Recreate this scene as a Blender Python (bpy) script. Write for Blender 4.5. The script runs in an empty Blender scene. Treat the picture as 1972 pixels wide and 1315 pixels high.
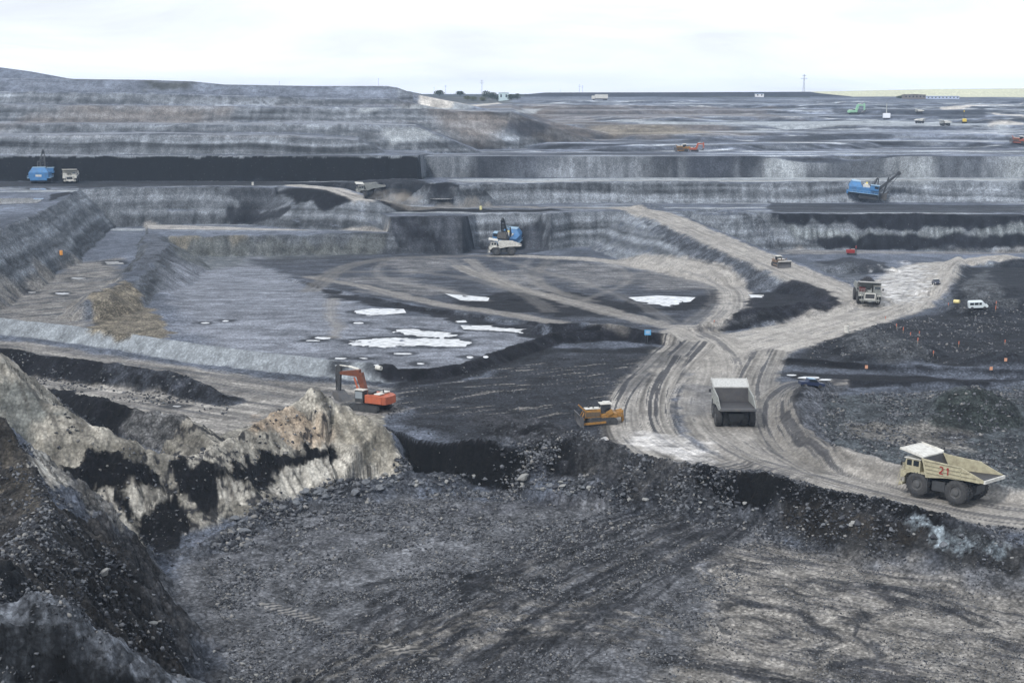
import bpy, bmesh, math, random
import numpy as np
from mathutils import Vector, Matrix
SC = bpy.context.scene
COL = SC.collection
random.seed(7)
R = math.radians

# ------------------------------------------------------------------ camera
W0, H0, F = 1972.0, 1315.0, 2740.0
PITCH = R(9.97)
cam = bpy.data.cameras.new('camera')
cam.sensor_width = 36.0
cam.lens = F/W0*36.0
cam.clip_start = 1.0
cam.clip_end = 60000
camo = bpy.data.objects.new('camera', cam)
COL.objects.link(camo)
camo.location = (0, 0, 0)
camo.rotation_euler = (R(90)-PITCH, 0, 0)
SC.camera = camo

# ------------------------------------------------------------------ sky and sun
SUN_EL, SUN_AZ = R(46), R(-142)          # azimuth measured from +Y towards +X
wd = bpy.data.worlds.new('World')
SC.world = wd
wd.use_nodes = True
nt = wd.node_tree
nt.nodes.clear()
def N(nt, t, **kw):
    n = nt.nodes.new(t)
    for k, v in kw.items():
        if k in n.inputs: n.inputs[k].default_value = v
        else: setattr(n, k, v)
    return n
out = N(nt, 'ShaderNodeOutputWorld')
bg = N(nt, 'ShaderNodeBackground'); bg.inputs['Strength'].default_value = 0.1
sky = N(nt, 'ShaderNodeTexSky'); sky.sky_type = 'NISHITA'; sky.sun_disc = False
sky.sun_elevation = SUN_EL; sky.sun_rotation = SUN_AZ
tc = N(nt, 'ShaderNodeTexCoord')
mp = N(nt, 'ShaderNodeMapping'); mp.inputs['Scale'].default_value = (1.6, 1.6, 9.0)
n1 = N(nt, 'ShaderNodeTexNoise'); n1.inputs['Scale'].default_value = 2.2; n1.inputs['Detail'].default_value = 7; n1.inputs['Roughness'].default_value = 0.55; n1.inputs['Distortion'].default_value = 0.6
cr = N(nt, 'ShaderNodeMapRange'); cr.inputs['From Min'].default_value = 0.38; cr.inputs['From Max'].default_value = 0.58; cr.inputs['To Min'].default_value = 0.0; cr.inputs['To Max'].default_value = 1.0
mixc = N(nt, 'ShaderNodeMix', data_type='RGBA')
mixc.inputs['A'].default_value = (8.7, 9.2, 9.9, 1); mixc.inputs['B'].default_value = (10.9, 11.6, 12.8, 1)
mixs = N(nt, 'ShaderNodeMix', data_type='RGBA'); mixs.inputs['Factor'].default_value = 0.93
L = nt.links.new
L(tc.outputs['Generated'], mp.inputs['Vector']); L(mp.outputs['Vector'], n1.inputs['Vector'])
L(n1.outputs['Fac'], cr.inputs['Value']); L(cr.outputs['Result'], mixc.inputs['Factor'])
L(sky.outputs['Color'], mixs.inputs['A']); L(mixc.outputs['Result'], mixs.inputs['B'])
sxyz = N(nt, 'ShaderNodeSeparateXYZ'); L(tc.outputs['Generated'], sxyz.inputs['Vector'])
hb_ = N(nt, 'ShaderNodeMapRange'); hb_.inputs['From Min'].default_value = 0.0; hb_.inputs['From Max'].default_value = 0.09; hb_.inputs['To Min'].default_value = 1.16; hb_.inputs['To Max'].default_value = .97
L(sxyz.outputs['Z'], hb_.inputs['Value'])
sv_ = N(nt, 'ShaderNodeVectorMath', operation='SCALE'); L(mixs.outputs['Result'], sv_.inputs[0]); L(hb_.outputs['Result'], sv_.inputs['Scale'])
L(sv_.outputs['Vector'], bg.inputs['Color']); L(bg.outputs['Background'], out.inputs['Surface'])
sd = bpy.data.lights.new('sun', 'SUN'); sd.energy = 2.7; sd.angle = R(8); sd.color = (1, .975, .95)
so = bpy.data.objects.new('sun', sd); COL.objects.link(so)
sv = Vector((math.sin(SUN_AZ)*math.cos(SUN_EL), math.cos(SUN_AZ)*math.cos(SUN_EL), math.sin(SUN_EL)))
so.rotation_euler = sv.to_track_quat('Z', 'Y').to_euler()
SC.view_settings.view_transform = 'Standard'
SC.view_settings.look = 'None'
SC.view_settings.exposure = 0.0
SC.view_settings.gamma = 1.0

# ------------------------------------------------------------------ surveying helpers
SP, CP = math.sin(PITCH), math.cos(PITCH)
def ray(px, py):
    v = (H0/2-py)/F
    dx, dy, dz = (px-W0/2)/F, CP+v*SP, -SP+v*CP
    return dx/dy, -dz/dy                 # bearing, fall per metre
def P(px, py, z):                        # ground point at height z
    a, t = ray(px, py)
    Y = -z/t
    return a*Y, Y
def PY(px, py, Y):                       # point at range Y
    a, t = ray(px, py)
    return a*Y, Y, -t*Y

# ------------------------------------------------------------------ noise
rg = np.random.RandomState(11)
TAB = rg.rand(256, 256).astype(np.float32)
def vn(x, y, s=0):
    x = np.asarray(x, np.float32)+np.float32(s*17.3); y = np.asarray(y, np.float32)+np.float32(s*9.7)
    xf = np.floor(x); yf = np.floor(y)
    fx = x-xf; fy = y-yf
    xi = xf.astype(np.int32) & 255; yi = yf.astype(np.int32) & 255
    x1 = (xi+1) & 255; y1 = (yi+1) & 255
    fx = fx*fx*(3-2*fx); fy = fy*fy*(3-2*fy)
    a = TAB[xi, yi]; b = TAB[x1, yi]; c = TAB[xi, y1]; d = TAB[x1, y1]
    return (a+(b-a)*fx)*(1-fy)+(c+(d-c)*fx)*fy
def fbm(x, y, o=4, s=0, g=.5):
    r = 0; A = 1; T = 0
    x = np.asarray(x, np.float32); y = np.asarray(y, np.float32)
    for i in range(o):
        r = r+A*(vn(x, y, s+i*3)*2-1); T += A; A *= g
        x, y = (x*1.66-y*1.12), (x*1.12+y*1.66)
    return r/T
def sst(a, b, x):
    t = np.clip((x-a)/(b-a), 0, 1)
    return t*t*(3-2*t)

# ------------------------------------------------------------------ terrain grid
AC = np.linspace(-.51, .51, 1420)
ys = [62.0]
while ys[-1] < 3700:
    y = ys[-1]
    fine = 562 < y < 606 or 612 < y < 630 or 643 < y < 706
    ys.append(y*(1+(.0045 if y < 100 else .0008 if fine else .0019 if y < 900 else .004 if y < 2000 else .01)))
YR = np.array(ys)
NR, NC = len(YR), len(AC)
Y = np.repeat(YR[:, None], NC, 1).astype(np.float32)
A = np.repeat(AC[None, :], NR, 0).astype(np.float32)
X = A*Y
near = int(np.searchsorted(YR, 1000))

def line_of(pts):                        # [(px,py,z)] -> bearing, range, z per column
    q = []
    for p in pts:
        a, t = ray(p[0], p[1]); q.append((a, -p[2]/t, p[2]))
    q.sort()
    q = np.array(q)
    return np.interp(AC, q[:, 0], q[:, 1]), np.interp(AC, q[:, 0], q[:, 2])
def line_ofY(pts):                       # [(px,py,Y)]
    q = []
    for p in pts:
        a, t = ray(p[0], p[1]); q.append((a, p[2], -t*p[2]))
    q.sort(); q = np.array(q)
    return np.interp(AC, q[:, 0], q[:, 1]), np.interp(AC, q[:, 0], q[:, 2])
def crest(Z, Yc, hc, s, amp=1.2, wl=5.0, seed=1, a0=None, a1=None, ends=.8, back=None):
    """raise everything behind a crest line to hc, falling towards the camera with slope s"""
    r0 = max(0, int(np.searchsorted(YR, float(np.min(Yc))-90)))
    sl = slice(r0, NR)
    x = X[sl]; y = Y[sl]
    g = fbm(x/wl, y/(wl*3), 4, seed)*amp + fbm(x/(wl*6), y/(wl*9), 2, seed+5)*amp*2.2
    d = y-Yc[None, :].astype(np.float32)+g
    c = np.where(d > 0, hc[None, :], hc[None, :]+s*d)
    ed = np.exp(-np.abs(d)/9)*(fbm(x/26, x*0, 3, seed+60)*.9+fbm(x/4.5, y/9, 3, seed+61)*.5)*(amp > .9)
    c = c+ed.astype(np.float32)
    if back is not None: c = np.where(d > 0, hc[None, :]-back*d, c)
    if a0 is not None: c = c-ends*np.clip((a0-A[sl])*y, 0, None)
    if a1 is not None: c = c-ends*np.clip((A[sl]-a1)*y, 0, None)
    Z[sl] = np.maximum(Z[sl], c)
def rows(y0, y1): return slice(max(0, int(np.searchsorted(YR, y0))), min(NR, int(np.searchsorted(YR, y1))+1))
def pdist(pts, pad, extra=None):
    """distance to polyline within pad; returns slice, dist, along, signed side, interpolated extra"""
    p = np.array([(q[0], q[1]) for q in pts], float)
    sl = rows(p[:, 1].min()-pad, p[:, 1].max()+pad)
    ca = (p[:, 0]/p[:, 1])
    c0 = max(0, np.searchsorted(AC, ca.min()-pad/p[:, 1].min())-1); c1 = min(NC, np.searchsorted(AC, ca.max()+pad/p[:, 1].min())+1)
    S = (sl, slice(c0, c1))
    x = X[S]; y = Y[S]
    D = np.full(x.shape, 1e9, np.float32); AL = np.zeros_like(D); SG = np.zeros_like(D); E = np.zeros_like(D)
    acc = 0
    for i in range(len(p)-1):
        dx, dy = p[i+1]-p[i]; Ln = math.hypot(dx, dy)+1e-9
        ux, uy = dx/Ln, dy/Ln
        rx = x-p[i, 0]; ry = y-p[i, 1]
        t = np.clip(rx*ux+ry*uy, 0, Ln)
        ox = rx-t*ux; oy = ry-t*uy
        d = np.hypot(ox, oy)
        m = d < D
        D = np.where(m, d, D); AL = np.where(m, acc+t, AL); SG = np.where(m, rx*uy-ry*ux, SG)
        if extra is not None:
            E = np.where(m, extra[i]+(extra[i+1]-extra[i])*t/Ln, E)
        acc += Ln
    return S, D, AL, SG, E
def ridge(Z, pts, s, top=.5, amp=.8, wl=3.0, seed=3, s2=None):
    """pts (X,Y,z) crest polyline; slopes s on both sides (s2 behind)"""
    e = [q[2] for q in pts]
    pad = 45 if s < .5 or max(e) > -50 else 16/s
    S, D, AL, SG, E = pdist(pts, pad, e)
    n = fbm(X[S]/wl, Y[S]/wl, 4, seed)*amp
    c = E+fbm(AL/wl/1.5, AL*0, 3, seed+8)*amp*.6-s*np.clip(D-top+n, 0, None)
    Z[S] = np.maximum(Z[S], c)
    return S, D
def inpoly(pts, S):
    x = X[S]; y = Y[S]
    r = np.zeros(x.shape, bool)
    n = len(pts)
    for i in range(n):
        x0, y0 = pts[i]; x1, y1 = pts[(i+1) % n]
        if y0 == y1: continue
        c = ((y0 > y) != (y1 > y)) & (x < (x1-x0)*(y-y0)/(y1-y0)+x0)
        r ^= c
    return r
def polymask(pts, soft=2.0, jit=1.5, wl=6.0, seed=5):
    """soft-edged mask of a world polygon with a ragged outline"""
    pl = list(pts)+[pts[0]]
    pad = soft+jit*2+3
    S, D, _, _, _ = pdist(pl, pad)
    # grow slice to whole polygon bbox (pdist already does)
    ins = inpoly(pts, S)
    sd_ = np.where(ins, D, -D)+fbm(X[S]/wl, Y[S]/wl, 4, seed)*jit*1.6
    return S, sst(-soft/2, soft/2, sd_)

# base floor: falls gently from the junction to the inner pit
Z = (-57-6.7*sst(345, 545, Y)).astype(np.float32)
Z += fbm(X/28, Y/28, 4, 2)*.55*sst(120, 200, Y)

# foreground floor in front of the haul road edge
Yc0, _ = line_of([(-400, 780, -57), (0, 800, -57), (300, 860, -57), (600, 850, -57), (745, 822, -57), (800, 845, -57), (870, 858, -57), (960, 868, -57), (1080, 880, -57),
                  (1180, 888, -57), (1240, 893, -57), (1330, 906, -57), (1450, 922, -57), (1560, 940, -57), (1700, 972, -57), (1830, 1000, -57), (1972, 1020, -57), (2200, 1050, -57)])
sc0 = np.interp(AC, [ray(p, 900)[0] for p in (0, 740, 780, 1080, 1150, 1330, 1380, 1540, 1620, 1972)], [1, 1, 2.4, 2.2, .5, .5, 1.3, 1.2, .45, .42])
sl = rows(0, 300)
g = fbm(X[sl]/5, Y[sl]/9, 4, 21)*1.0
d = Yc0[None, :]-Y[sl]+g
low = -62.4+fbm(X[sl]/22, Y[sl]/22, 4, 4)*.7
Z[sl] = np.where(d > 0, np.maximum(low, Z[sl]-sc0[None, :]*d), Z[sl])

# left inner floor step and finger ridge
lf = [P(-200, 640, -57), P(330, 655, -57), P(345, 600, -57), P(300, 500, -57), P(300, 452, -57), P(300, 436, -57), P(-300, 436, -57)]
S, m = polymask(lf, 10, 2, 8, 6)
Z[S] = Z[S]*(1-m)+(-57+fbm(X[S]/20, Y[S]/20, 3, 9)*.4)*m

# ---- benches, lowest first
Yb, hb = line_of([(285, 452, -56), (330, 455, -56), (560, 452, -56), (745, 450, -56)])
crest(Z, Yb, hb, 1.5, 1.0, 5, 31, a0=ray(285, 450)[0], a1=ray(760, 450)[0], ends=1.2)
# -50 bench: left wing set back, middle forward, right wing above right pit
Yb, hb = line_of([(-300, 402, -50), (540, 404, -50), (700, 404, -50), (752, 419, -50), (890, 418, -50), (915, 412, -50.4), (1040, 412, -50.4), (1060, 413, -50), (1100, 408, -50), (1200, 407, -50), (1300, 407, -50), (1380, 400, -50),
                  (1470, 411, -50), (1500, 413, -50), (1700, 413, -50), (1972, 416, -50), (2300, 418, -50)])
crest(Z, Yb, hb, 1.35, 1.1, 5, 32)
# M bench at -41
Yb, hb = line_of([(-300, 372, -41), (0, 362, -41), (150, 362, -41), (530, 360, -41), (560, 352, -41), (870, 352, -41), (1250, 351.5, -41), (1972, 350, -41), (2300, 350, -41)])
crest(Z, Yb, hb, 1.5, 1.3, 6, 33)
# next wall (coal seam on the left, strata on the right)
Yb = np.interp(AC, [ray(805, 300)[0], ray(822, 300)[0]], [669, 703]); hb = np.interp(AC, [ray(805, 300)[0], ray(840, 300)[0]], [-29.6, -31.2])
crest(Z, Yb, hb, 1.45, .8, 7, 34)

# east plain terraces
zt = np.interp(Y, [690, 720, 808, 969, 1160, 1410, 1700, 3000, 34000], [-31.2, -30.5, -27, -22, -16, -12, -8, -7.5, -9]).astype(np.float32)
sl = rows(690, 40000)
wz = zt[sl]+fbm(X[sl]/150, Y[sl]/70, 4, 41)*3.4*sst(2600, 1300, Y[sl])+fbm(X[sl]/30, Y[sl]/16, 3, 43)*.5*sst(1900, 1400, Y[sl])
q = 3.1; k = np.floor(wz/q); f = wz/q-k
stp = q*(k+sst(.62, .95, f))
Z[sl] = np.maximum(Z[sl], stp*sst(1750, 1400, Y[sl])+wz*(1-sst(1750, 1400, Y[sl])))
Z[rows(2000, 40000)] = zt[rows(2000, 40000)]
# spoil hill on the left
a8 = ray(740, 200)[0]
def hill(pts, s, seed, px1, amp=1.5, ends=.35, wl=9):
    Yb, hb = line_ofY(pts)
    crest(Z, Yb, hb, s, amp, wl, seed, a1=ray(px1, 200)[0], ends=ends)
hill([(-400, 262, 686), (0, 262, 686), (300, 259, 688), (560, 262, 690), (700, 270, 694)], .8, 51, 690, 1.8, .5)
hill([(-400, 238, 730), (0, 238, 730), (400, 240, 732), (650, 238, 735), (800, 243, 738)], .8, 52, 800, 1.5, .4)
hill([(-400, 200, 778), (0, 202, 778), (400, 205, 782), (700, 208, 790), (1000, 216, 810)], .7, 53, 985, 1.5, .35)
hill([(-400, 175, 812), (0, 177, 812), (300, 181, 815), (500, 187, 820), (700, 191, 830)], .7, 54, 760, 1.4, .2)
hill([(-400, 148, 850), (0, 151, 850), (280, 154, 850), (370, 157, 850), (430, 163, 850), (600, 166, 850), (745, 166, 850), (765, 169, 850), (795, 180, 850)], .4, 55, 790, .5, .2)
hill([(-400, 85, 1050), (0, 130, 1050), (60, 138, 1050), (130, 151, 1050), (300, 170, 1050)], .4, 56, 300, .6, .2)
# far field rise on the right
Yb, hb = line_ofY([(1280, 181, 2600), (1540, 180, 2600), (1570, 177, 2600), (1650, 175, 2600), (1800, 172, 2600), (1972, 170.5, 2600), (2300, 168, 2600)])
crest(Z, Yb, hb, .012, .01, 900, 57, a0=ray(1500, 200)[0], ends=.01, back=0.0)
# dark bank on the horizon in the middle
Yb, hb = line_ofY([(990, 184, 2000), (1050, 178.5, 2000), (1300, 178, 2000), (1560, 177, 2000), (1580, 180, 2000), (1650, 187, 2000)])
crest(Z, Yb, hb, .2, .3, 60, 58, a0=ray(1010, 200)[0], a1=ray(1640, 200)[0], ends=.05, back=.1)

# left slab with the wall that faces right
slab = [P(-300, 560, -41), P(-30, 455, -41), P(60, 415, -41), P(128, 378, -41), P(150, 366, -41), P(150, 355, -41), P(-300, 350, -41)]
pl = slab+[slab[0]]
S, D, _, _, _ = pdist(pl, 40)
ins = inpoly(slab, S)
dd = np.where(ins, 0, D)+fbm(X[S]/5, Y[S]/5, 4, 61)*1.6+fbm(X[S]/22, Y[S]/22, 2, 62)*2
Z[S] = np.maximum(Z[S], np.where(ins, -41+fbm(X[S]/9, Y[S]/9, 3, 3)*.3, -41-1.15*np.clip(dd, 0, None)))

# finger ridge
fr = [PY(292, 452, 560), PY(305, 475, 505), PY(275, 512, 440), PY(245, 540, 402), PY(205, 553, 378), PY(183, 575, 364)]
ridge(Z, fr, .62, 2.5, 2.6, 9, 63)

# ramp from the upper bench down to the junction, and the short ramp left of the dust
def embank(pts, hw, s, seed, pad=30):
    q = [(*P(*p), p[2]) for p in pts]
    S, D, AL, SG, E = pdist(q, pad, [r[2] for r in q])
    n = fbm(X[S]/5, Y[S]/5, 4, seed)*1.3
    Z[S] = np.where(D < hw, E+fbm(X[S]/6, Y[S]/6, 3, seed+3)*.12, np.maximum(Z[S], E-s*np.clip(D-hw+n*sst(0, 4, D-hw), 0, None)))
    return q
RAMP = embank([(1200, 399, -50), (1270, 410, -50.2), (1340, 442, -51.6), (1480, 502, -54), (1600, 548, -56.2), (1660, 575, -57)], 8, .6, 71)
embank([(560, 357, -41), (640, 365, -41.5), (700, 383, -44.7), (780, 397, -49), (870, 399, -50), (1000, 398, -50)], 8, .7, 73)

# berms -----------------------------------------------------------------
def berm(pts, h, s=.8, seed=80, amp=.5, zb=-57, top=.4):
    q = []
    for p in pts:
        x, y = P(p[0], p[1], zb)
        if y > 380:
            x, y = P(p[0], p[1], zb-5); zg = float(Z[int(np.searchsorted(YR, y)), min(NC-1, max(0, int((x/y-AC[0])/(AC[1]-AC[0]))))])
            x, y = P(p[0], p[1], zg)
        else: zg = zb
        q.append((x, y, zg+(p[2] if len(p) > 2 else h)))
    ridge(Z, q, s, top, amp, 2.2, seed)
BERM1 = [(-60, 630), (0, 636), (120, 650), (250, 668), (400, 692), (560, 712), (680, 724), (752, 730)]
berm(BERM1, 3.0, .85, 81, .25)
BERM2 = [(760, 731), (830, 727), (885, 718), (940, 700), (1000, 678), (1060, 660), (1120, 652), (1200, 654), (1290, 660)]
berm(BERM2, 2.0, .8, 82, .6)
berm([(1040, 640, 2), (1120, 645, 3), (1200, 652, 3.2), (1300, 660, 1)], 3, .8, 83, .6)
berm([(560, 540, .8), (640, 565, 1.2), (800, 598, 1.2), (950, 622, 1.6), (1060, 640, 2)], 1.5, .6, 84, .6, -58)
berm([(0, 700), (60, 712), (150, 726), (230, 738), (340, 752), (430, 772, 1)], 3.6, .8, 85, .7)
berm([(60, 775, 3), (120, 797, 4), (200, 822, 4.4), (300, 846, 4.6), (370, 858, 4), (415, 880, 2)], 4, .75, 86, .8)
berm([(1590, 745, 1), (1550, 765), (1532, 800), (1540, 845), (1580, 880), (1660, 905), (1740, 925), (1850, 950, 1.6), (1972, 960, 2)], 2.4, .6, 87, .8)
berm([(1350, 637, 1.5), (1440, 620, 3), (1540, 605, 3.2), (1625, 588, 1)], 3, .5, 88, .8)
berm([(1845, 505, 2), (1835, 530), (1820, 560), (1815, 590), (1700, 618, 1.5), (1600, 640, 1.5), (1560, 655, 1)], 2.5, .5, 89, .7, -58)
berm([(1890, 590, 2), (1972, 592, 2.6), (2100, 600, 2)], 2.5, .6, 90, .6)
berm([(1520, 695, .6), (1700, 712, 1.3), (1972, 728, 1.8)], 1, .7, 91, .3)
berm([(1560, 735, .6), (1800, 745, 1.0), (1972, 748, 1.4)], 1, .6, 92, .3)

# mounds ------------------------------------------------------------------
def mound(px, py, z, h, r, seed, rx=1.0, s=1.0):
    x0, y0 = P(px, py, z)
    S = (rows(y0-r*2.2, y0+r*2.2), slice(max(0, int(np.searchsorted(AC, x0/y0-r*rx*2.6/y0))), int(np.searchsorted(AC, x0/y0+r*rx*2.6/y0))))
    x = (X[S]-x0)/rx; y = Y[S]-y0
    d = np.hypot(x, y)+fbm(X[S]/3, Y[S]/3, 4, seed)*r*.22
    base = Z[S]
    c = z+h*(1-d/r)-np.clip(d-r, 0, None)*1.6
    k = .25*h
    c = np.where(c > z+h*.8, z+h*.8+(c-z-h*.8)*.4, c)
    Z[S] = np.maximum(base, c+fbm(X[S]/1.5, Y[S]/1.5, 3, seed+1)*.18)
mound(1660, 672, -57, 3.6, 8, 101, 1.2)
mound(1742, 680, -57, 3.4, 8.5, 102, 1.2)
mound(1700, 690, -57, 2.4, 7, 103, 1.5)
mound(1930, 700, -57, 3.0, 7, 104, 1.3)
mound(1875, 800, -57, 6.0, 11, 105, 1.1)
mound(1790, 820, -57, 2.2, 8, 106, 1.3)
mound(1655, 518, -62, 3.6, 9, 107, 1.5)
mound(1245, 400, -50, 2.4, 7, 108, 1.2)
mound(1895, 598, -57, 3.6, 12, 109, 1.0)
mound(1885, 560, -58, 2.2, 13, 110, 1.2)
mound(1020, 835, -57, 2.6, 6, 111, 1.5)
mound(1060, 850, -57, 2.2, 6, 112, 1.2)
mound(1120, 870, -57, 2.2, 7, 113, 1.4)
mound(1215, 912, -59, 2.6, 8, 114, 1.5)
mound(1120, 915, -60, 3.5, 8, 115, 1.3)
mound(990, 590, -60, 2.6, 6, 116, 1.8)
mound(1060, 575, -60, 1.6, 7, 117, 1.8)
mound(810, 667, -57, .9, 3.5, 118, 2.2)
mound(1400, 412, -50, 2.0, 8, 119, 1.6)
mound(770, 352, -41, 2.2, 9, 120, 3.0)
mound(870, 356, -41, 1.6, 6, 121, 2.0)
mound(1930, 502, -62, 2.4, 9, 122, 1.6)
mound(1250, 590, -58, .8, 5, 123, 2.2)

# tan rock ridge with coal, left of the excavator
tr = [PY(-70, 620, 216), PY(0, 692, 212), PY(30, 720, 211), PY(60, 757, 209), PY(110, 786, 207), PY(250, 850, 204), PY(340, 880, 205), PY(395, 868, 208), PY(450, 838, 216),
      PY(520, 802, 223), PY(575, 770, 230), PY(600, 746, 231), PY(612, 752, 231.3), PY(645, 775, 232), PY(690, 800, 230), PY(735, 822, 229), PY(762, 868, 227), PY(780, 908, 224)]
e = [q[2] for q in tr]
S, D, AL, SG, E = pdist(tr, 48, e)
n = fbm(X[S]/7+Y[S]/30, Y[S]/9, 5, 131)*2.6+fbm((X[S]*.8+Y[S]*.6)/1.8, (Y[S]*.8-X[S]*.6)/9, 4, 132)*1.1
jag = fbm(AL/2.2, AL*0, 4, 133)*.8
front = SG > 0
slope = np.where(front, .78, .9)
c = E+jag-slope*np.clip(D-.3+n*sst(0, 6, D), 0, None)
Z[S] = np.maximum(Z[S], c)

# near hillside on the far left
nh = [PY(-200, 700, 182), PY(-60, 775, 177), PY(0, 812, 175), PY(36, 862, 172), PY(52, 915, 166), PY(74, 960, 157), PY(92, 995, 148), PY(60, 1030, 133), PY(10, 1080, 122), PY(-60, 1130, 112)]
e = [q[2] for q in nh]
S, D, AL, SG, E = pdist(nh, 60, e)
n = fbm(X[S]/6, Y[S]/6, 5, 141)*2.4+fbm(X[S]/16, Y[S]/2.6, 4, 142)*2.6+fbm(X[S]/1.6, Y[S]/1.6, 4, 143)*.9
c = E-np.where(X[S] < E*0+np.interp(Y[S], sorted([q[1] for q in nh]), [q[0] for q in sorted(nh, key=lambda r: r[1])]), .5, 1.12)*np.clip(D-.5+n*sst(0, 8, D), 0, None)
Z[S] = np.maximum(Z[S], c)
# nearest mound, bottom left
nm = [PY(-300, 1150, 104), PY(-60, 1175, 106), PY(0, 1172, 107), PY(60, 1155, 108), PY(125, 1158, 108), (PY(200, 1222, 108)), PY(280, 1270, 109), PY(340, 1305, 110), PY(440, 1345, 112), PY(520, 1420, 112)]
e = [q[2] for q in nm]
S, D, AL, SG, E = pdist(nm, 50, e)
n = fbm(X[S]/4, Y[S]/4, 6, 151, .6)*2.2
c = E+fbm(AL/2, AL*0, 3, 153)*.5-np.where(SG > 0, .75, .95)*np.clip(D-.8+n*sst(0, 6, D), 0, None)
Z[S] = np.maximum(Z[S], c)

# bedding ledges on the near hillside and on the tan ridge
S = rows(100, 245)
lm = sst(-60.5, -57.5, Z[S])*((A[S] < ray(330, 1000)[0]) | ((A[S] < ray(760, 850)[0]) & (Y[S] < 236)))
fr_ = (Z[S]/1.25+fbm(X[S]/9, Y[S]/9, 3, 160)*1.1+X[S]*.03) % 1.0
Z[S] += (lm*(sst(.0, .8, fr_)-.5)*.42*sst(.25, .5, np.abs(np.gradient(Z[S], axis=0)/np.gradient(Y[S], axis=0))+.2)).astype(np.float32)
# survey on the finished ground: the point where a sight line first meets it
def G(px, py, off=0.0):
    a, t = ray(px, py)
    c = (a-AC[0])/(AC[1]-AC[0]); i = int(min(max(c, 0), NC-2)); w = c-i
    zc = Z[:, i]*(1-w)+Z[:, i+1]*w
    dlt = zc+t*YR
    k = np.argmax((dlt > 0) & (YR > 95))
    if k == 0: return (a*1500, 1500.0, -8.0)
    d0, d1 = dlt[k-1], dlt[k]
    u = -d0/(d1-d0+1e-9) if d0 < 0 else 0
    yy = YR[k-1]+(YR[k]-YR[k-1])*u
    return (a*yy, yy, -t*yy+off)
def Zat(x, y):
    c = (x/y-AC[0])/(AC[1]-AC[0]); i = int(min(max(c, 0), NC-2)); w = c-i
    r = int(np.searchsorted(YR, y))-1; v = (y-YR[r])/(YR[r+1]-YR[r])
    return float((Z[r, i]*(1-w)+Z[r, i+1]*w)*(1-v)+(Z[r+1, i]*(1-w)+Z[r+1, i+1]*w)*v)

# ------------------------------------------------------------------ puddles: hollows in the ground, each with its own sheet of water
PUDS = []
def puddle(pp, dep=.16, rag=.5, label=None):
    cx = sum(p[0] for p in pp)/len(pp); cy = sum(p[1] for p in pp)/len(pp)
    g = G(cx, cy); z = g[2]
    q = [P(p[0], p[1], z) for p in pp]
    S, m = polymask(q, 2.4, rag*2.2, 2.6, 200+len(PUDS))
    S2, m2 = polymask(q, 9, .5, 5, 201)
    Z[S2] = Z[S2]*(1-m2)+(z+.12+fbm(X[S2]/4, Y[S2]/4, 3, 7)*.12)*m2
    Z[S] = Z[S]*(1-m)+(z-dep+fbm(X[S]/4, Y[S]/2.2, 4, 8)*.34)*m
    PUDS.append((q, z))
def pud_e(px, py, hw, hh, **k):
    n = 9
    puddle([(px+hw*math.cos(i*2*math.pi/n)*random.uniform(.75, 1.1), py+hh*math.sin(i*2*math.pi/n)*random.uniform(.7, 1.1)) for i in range(n)], **k)
puddle([(668, 657), (720, 651), (790, 649), (860, 653), (899, 657), (893, 667), (840, 671), (770, 668), (710, 668), (680, 664)], rag=.9)
puddle([(757, 634), (800, 635), (850, 640), (880, 643), (868, 649), (800, 646), (770, 641)], rag=.8)
puddle([(866, 567), (900, 570), (938, 573), (934, 580), (895, 579)], rag=.5)
puddle([(1224, 574), (1270, 571), (1328, 574), (1318, 582), (1296, 591), (1250, 586)], rag=.9)
puddle([(676, 601), (720, 595), (768, 596), (772, 602), (712, 607)], rag=.8)
puddle([(900, 628), (950, 628), (1012, 634), (1008, 641), (950, 636), (905, 634)], rag=.8)
puddle([(1443, 568), (1468, 568), (1468, 573), (1444, 573)], rag=.2)
puddle([(-40, 384), (30, 383), (72, 383), (62, 390), (10, 392), (-40, 393)], rag=.4)
puddle([(58, 362.5), (86, 362.5), (88, 365.5), (60, 365.5)], rag=.2)
puddle([(204, 504), (232, 503), (235, 508), (210, 509)], rag=.2)
for a in [(620, 651, 16, 2.2), (655, 690, 14, 1.6), (775, 681, 16, 1.6), (905, 688, 7, 2), (935, 687, 5, 2.2), (700, 690, 9, 1.5),
          (605, 656, 13, 1.5), (435, 618, 9, 1.4), (395, 622, 8, 1.2), (735, 600, 18, 1.6), (890, 619, 12, 1.8), (810, 700, 7, 1.3),
          (690, 622, 10, 1.3), (655, 704, 10, 1.6), (120, 565, 13, 2), (150, 536, 13, 1.5), (60, 563, 8, 1.2), (725, 703, 5, 1.5), (340, 782, 8, 1.2), 
          (1560, 727, 22, 2), (1525, 722, 9, 1.6), (1590, 731, 12, 1.5), (1165, 846, 7, 5), (1180, 860, 11, 5), (1840, 842, 14, 1.6), (850, 383, 18, 1.2)]:
    pud_e(*a, dep=.2, rag=.25)

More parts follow.
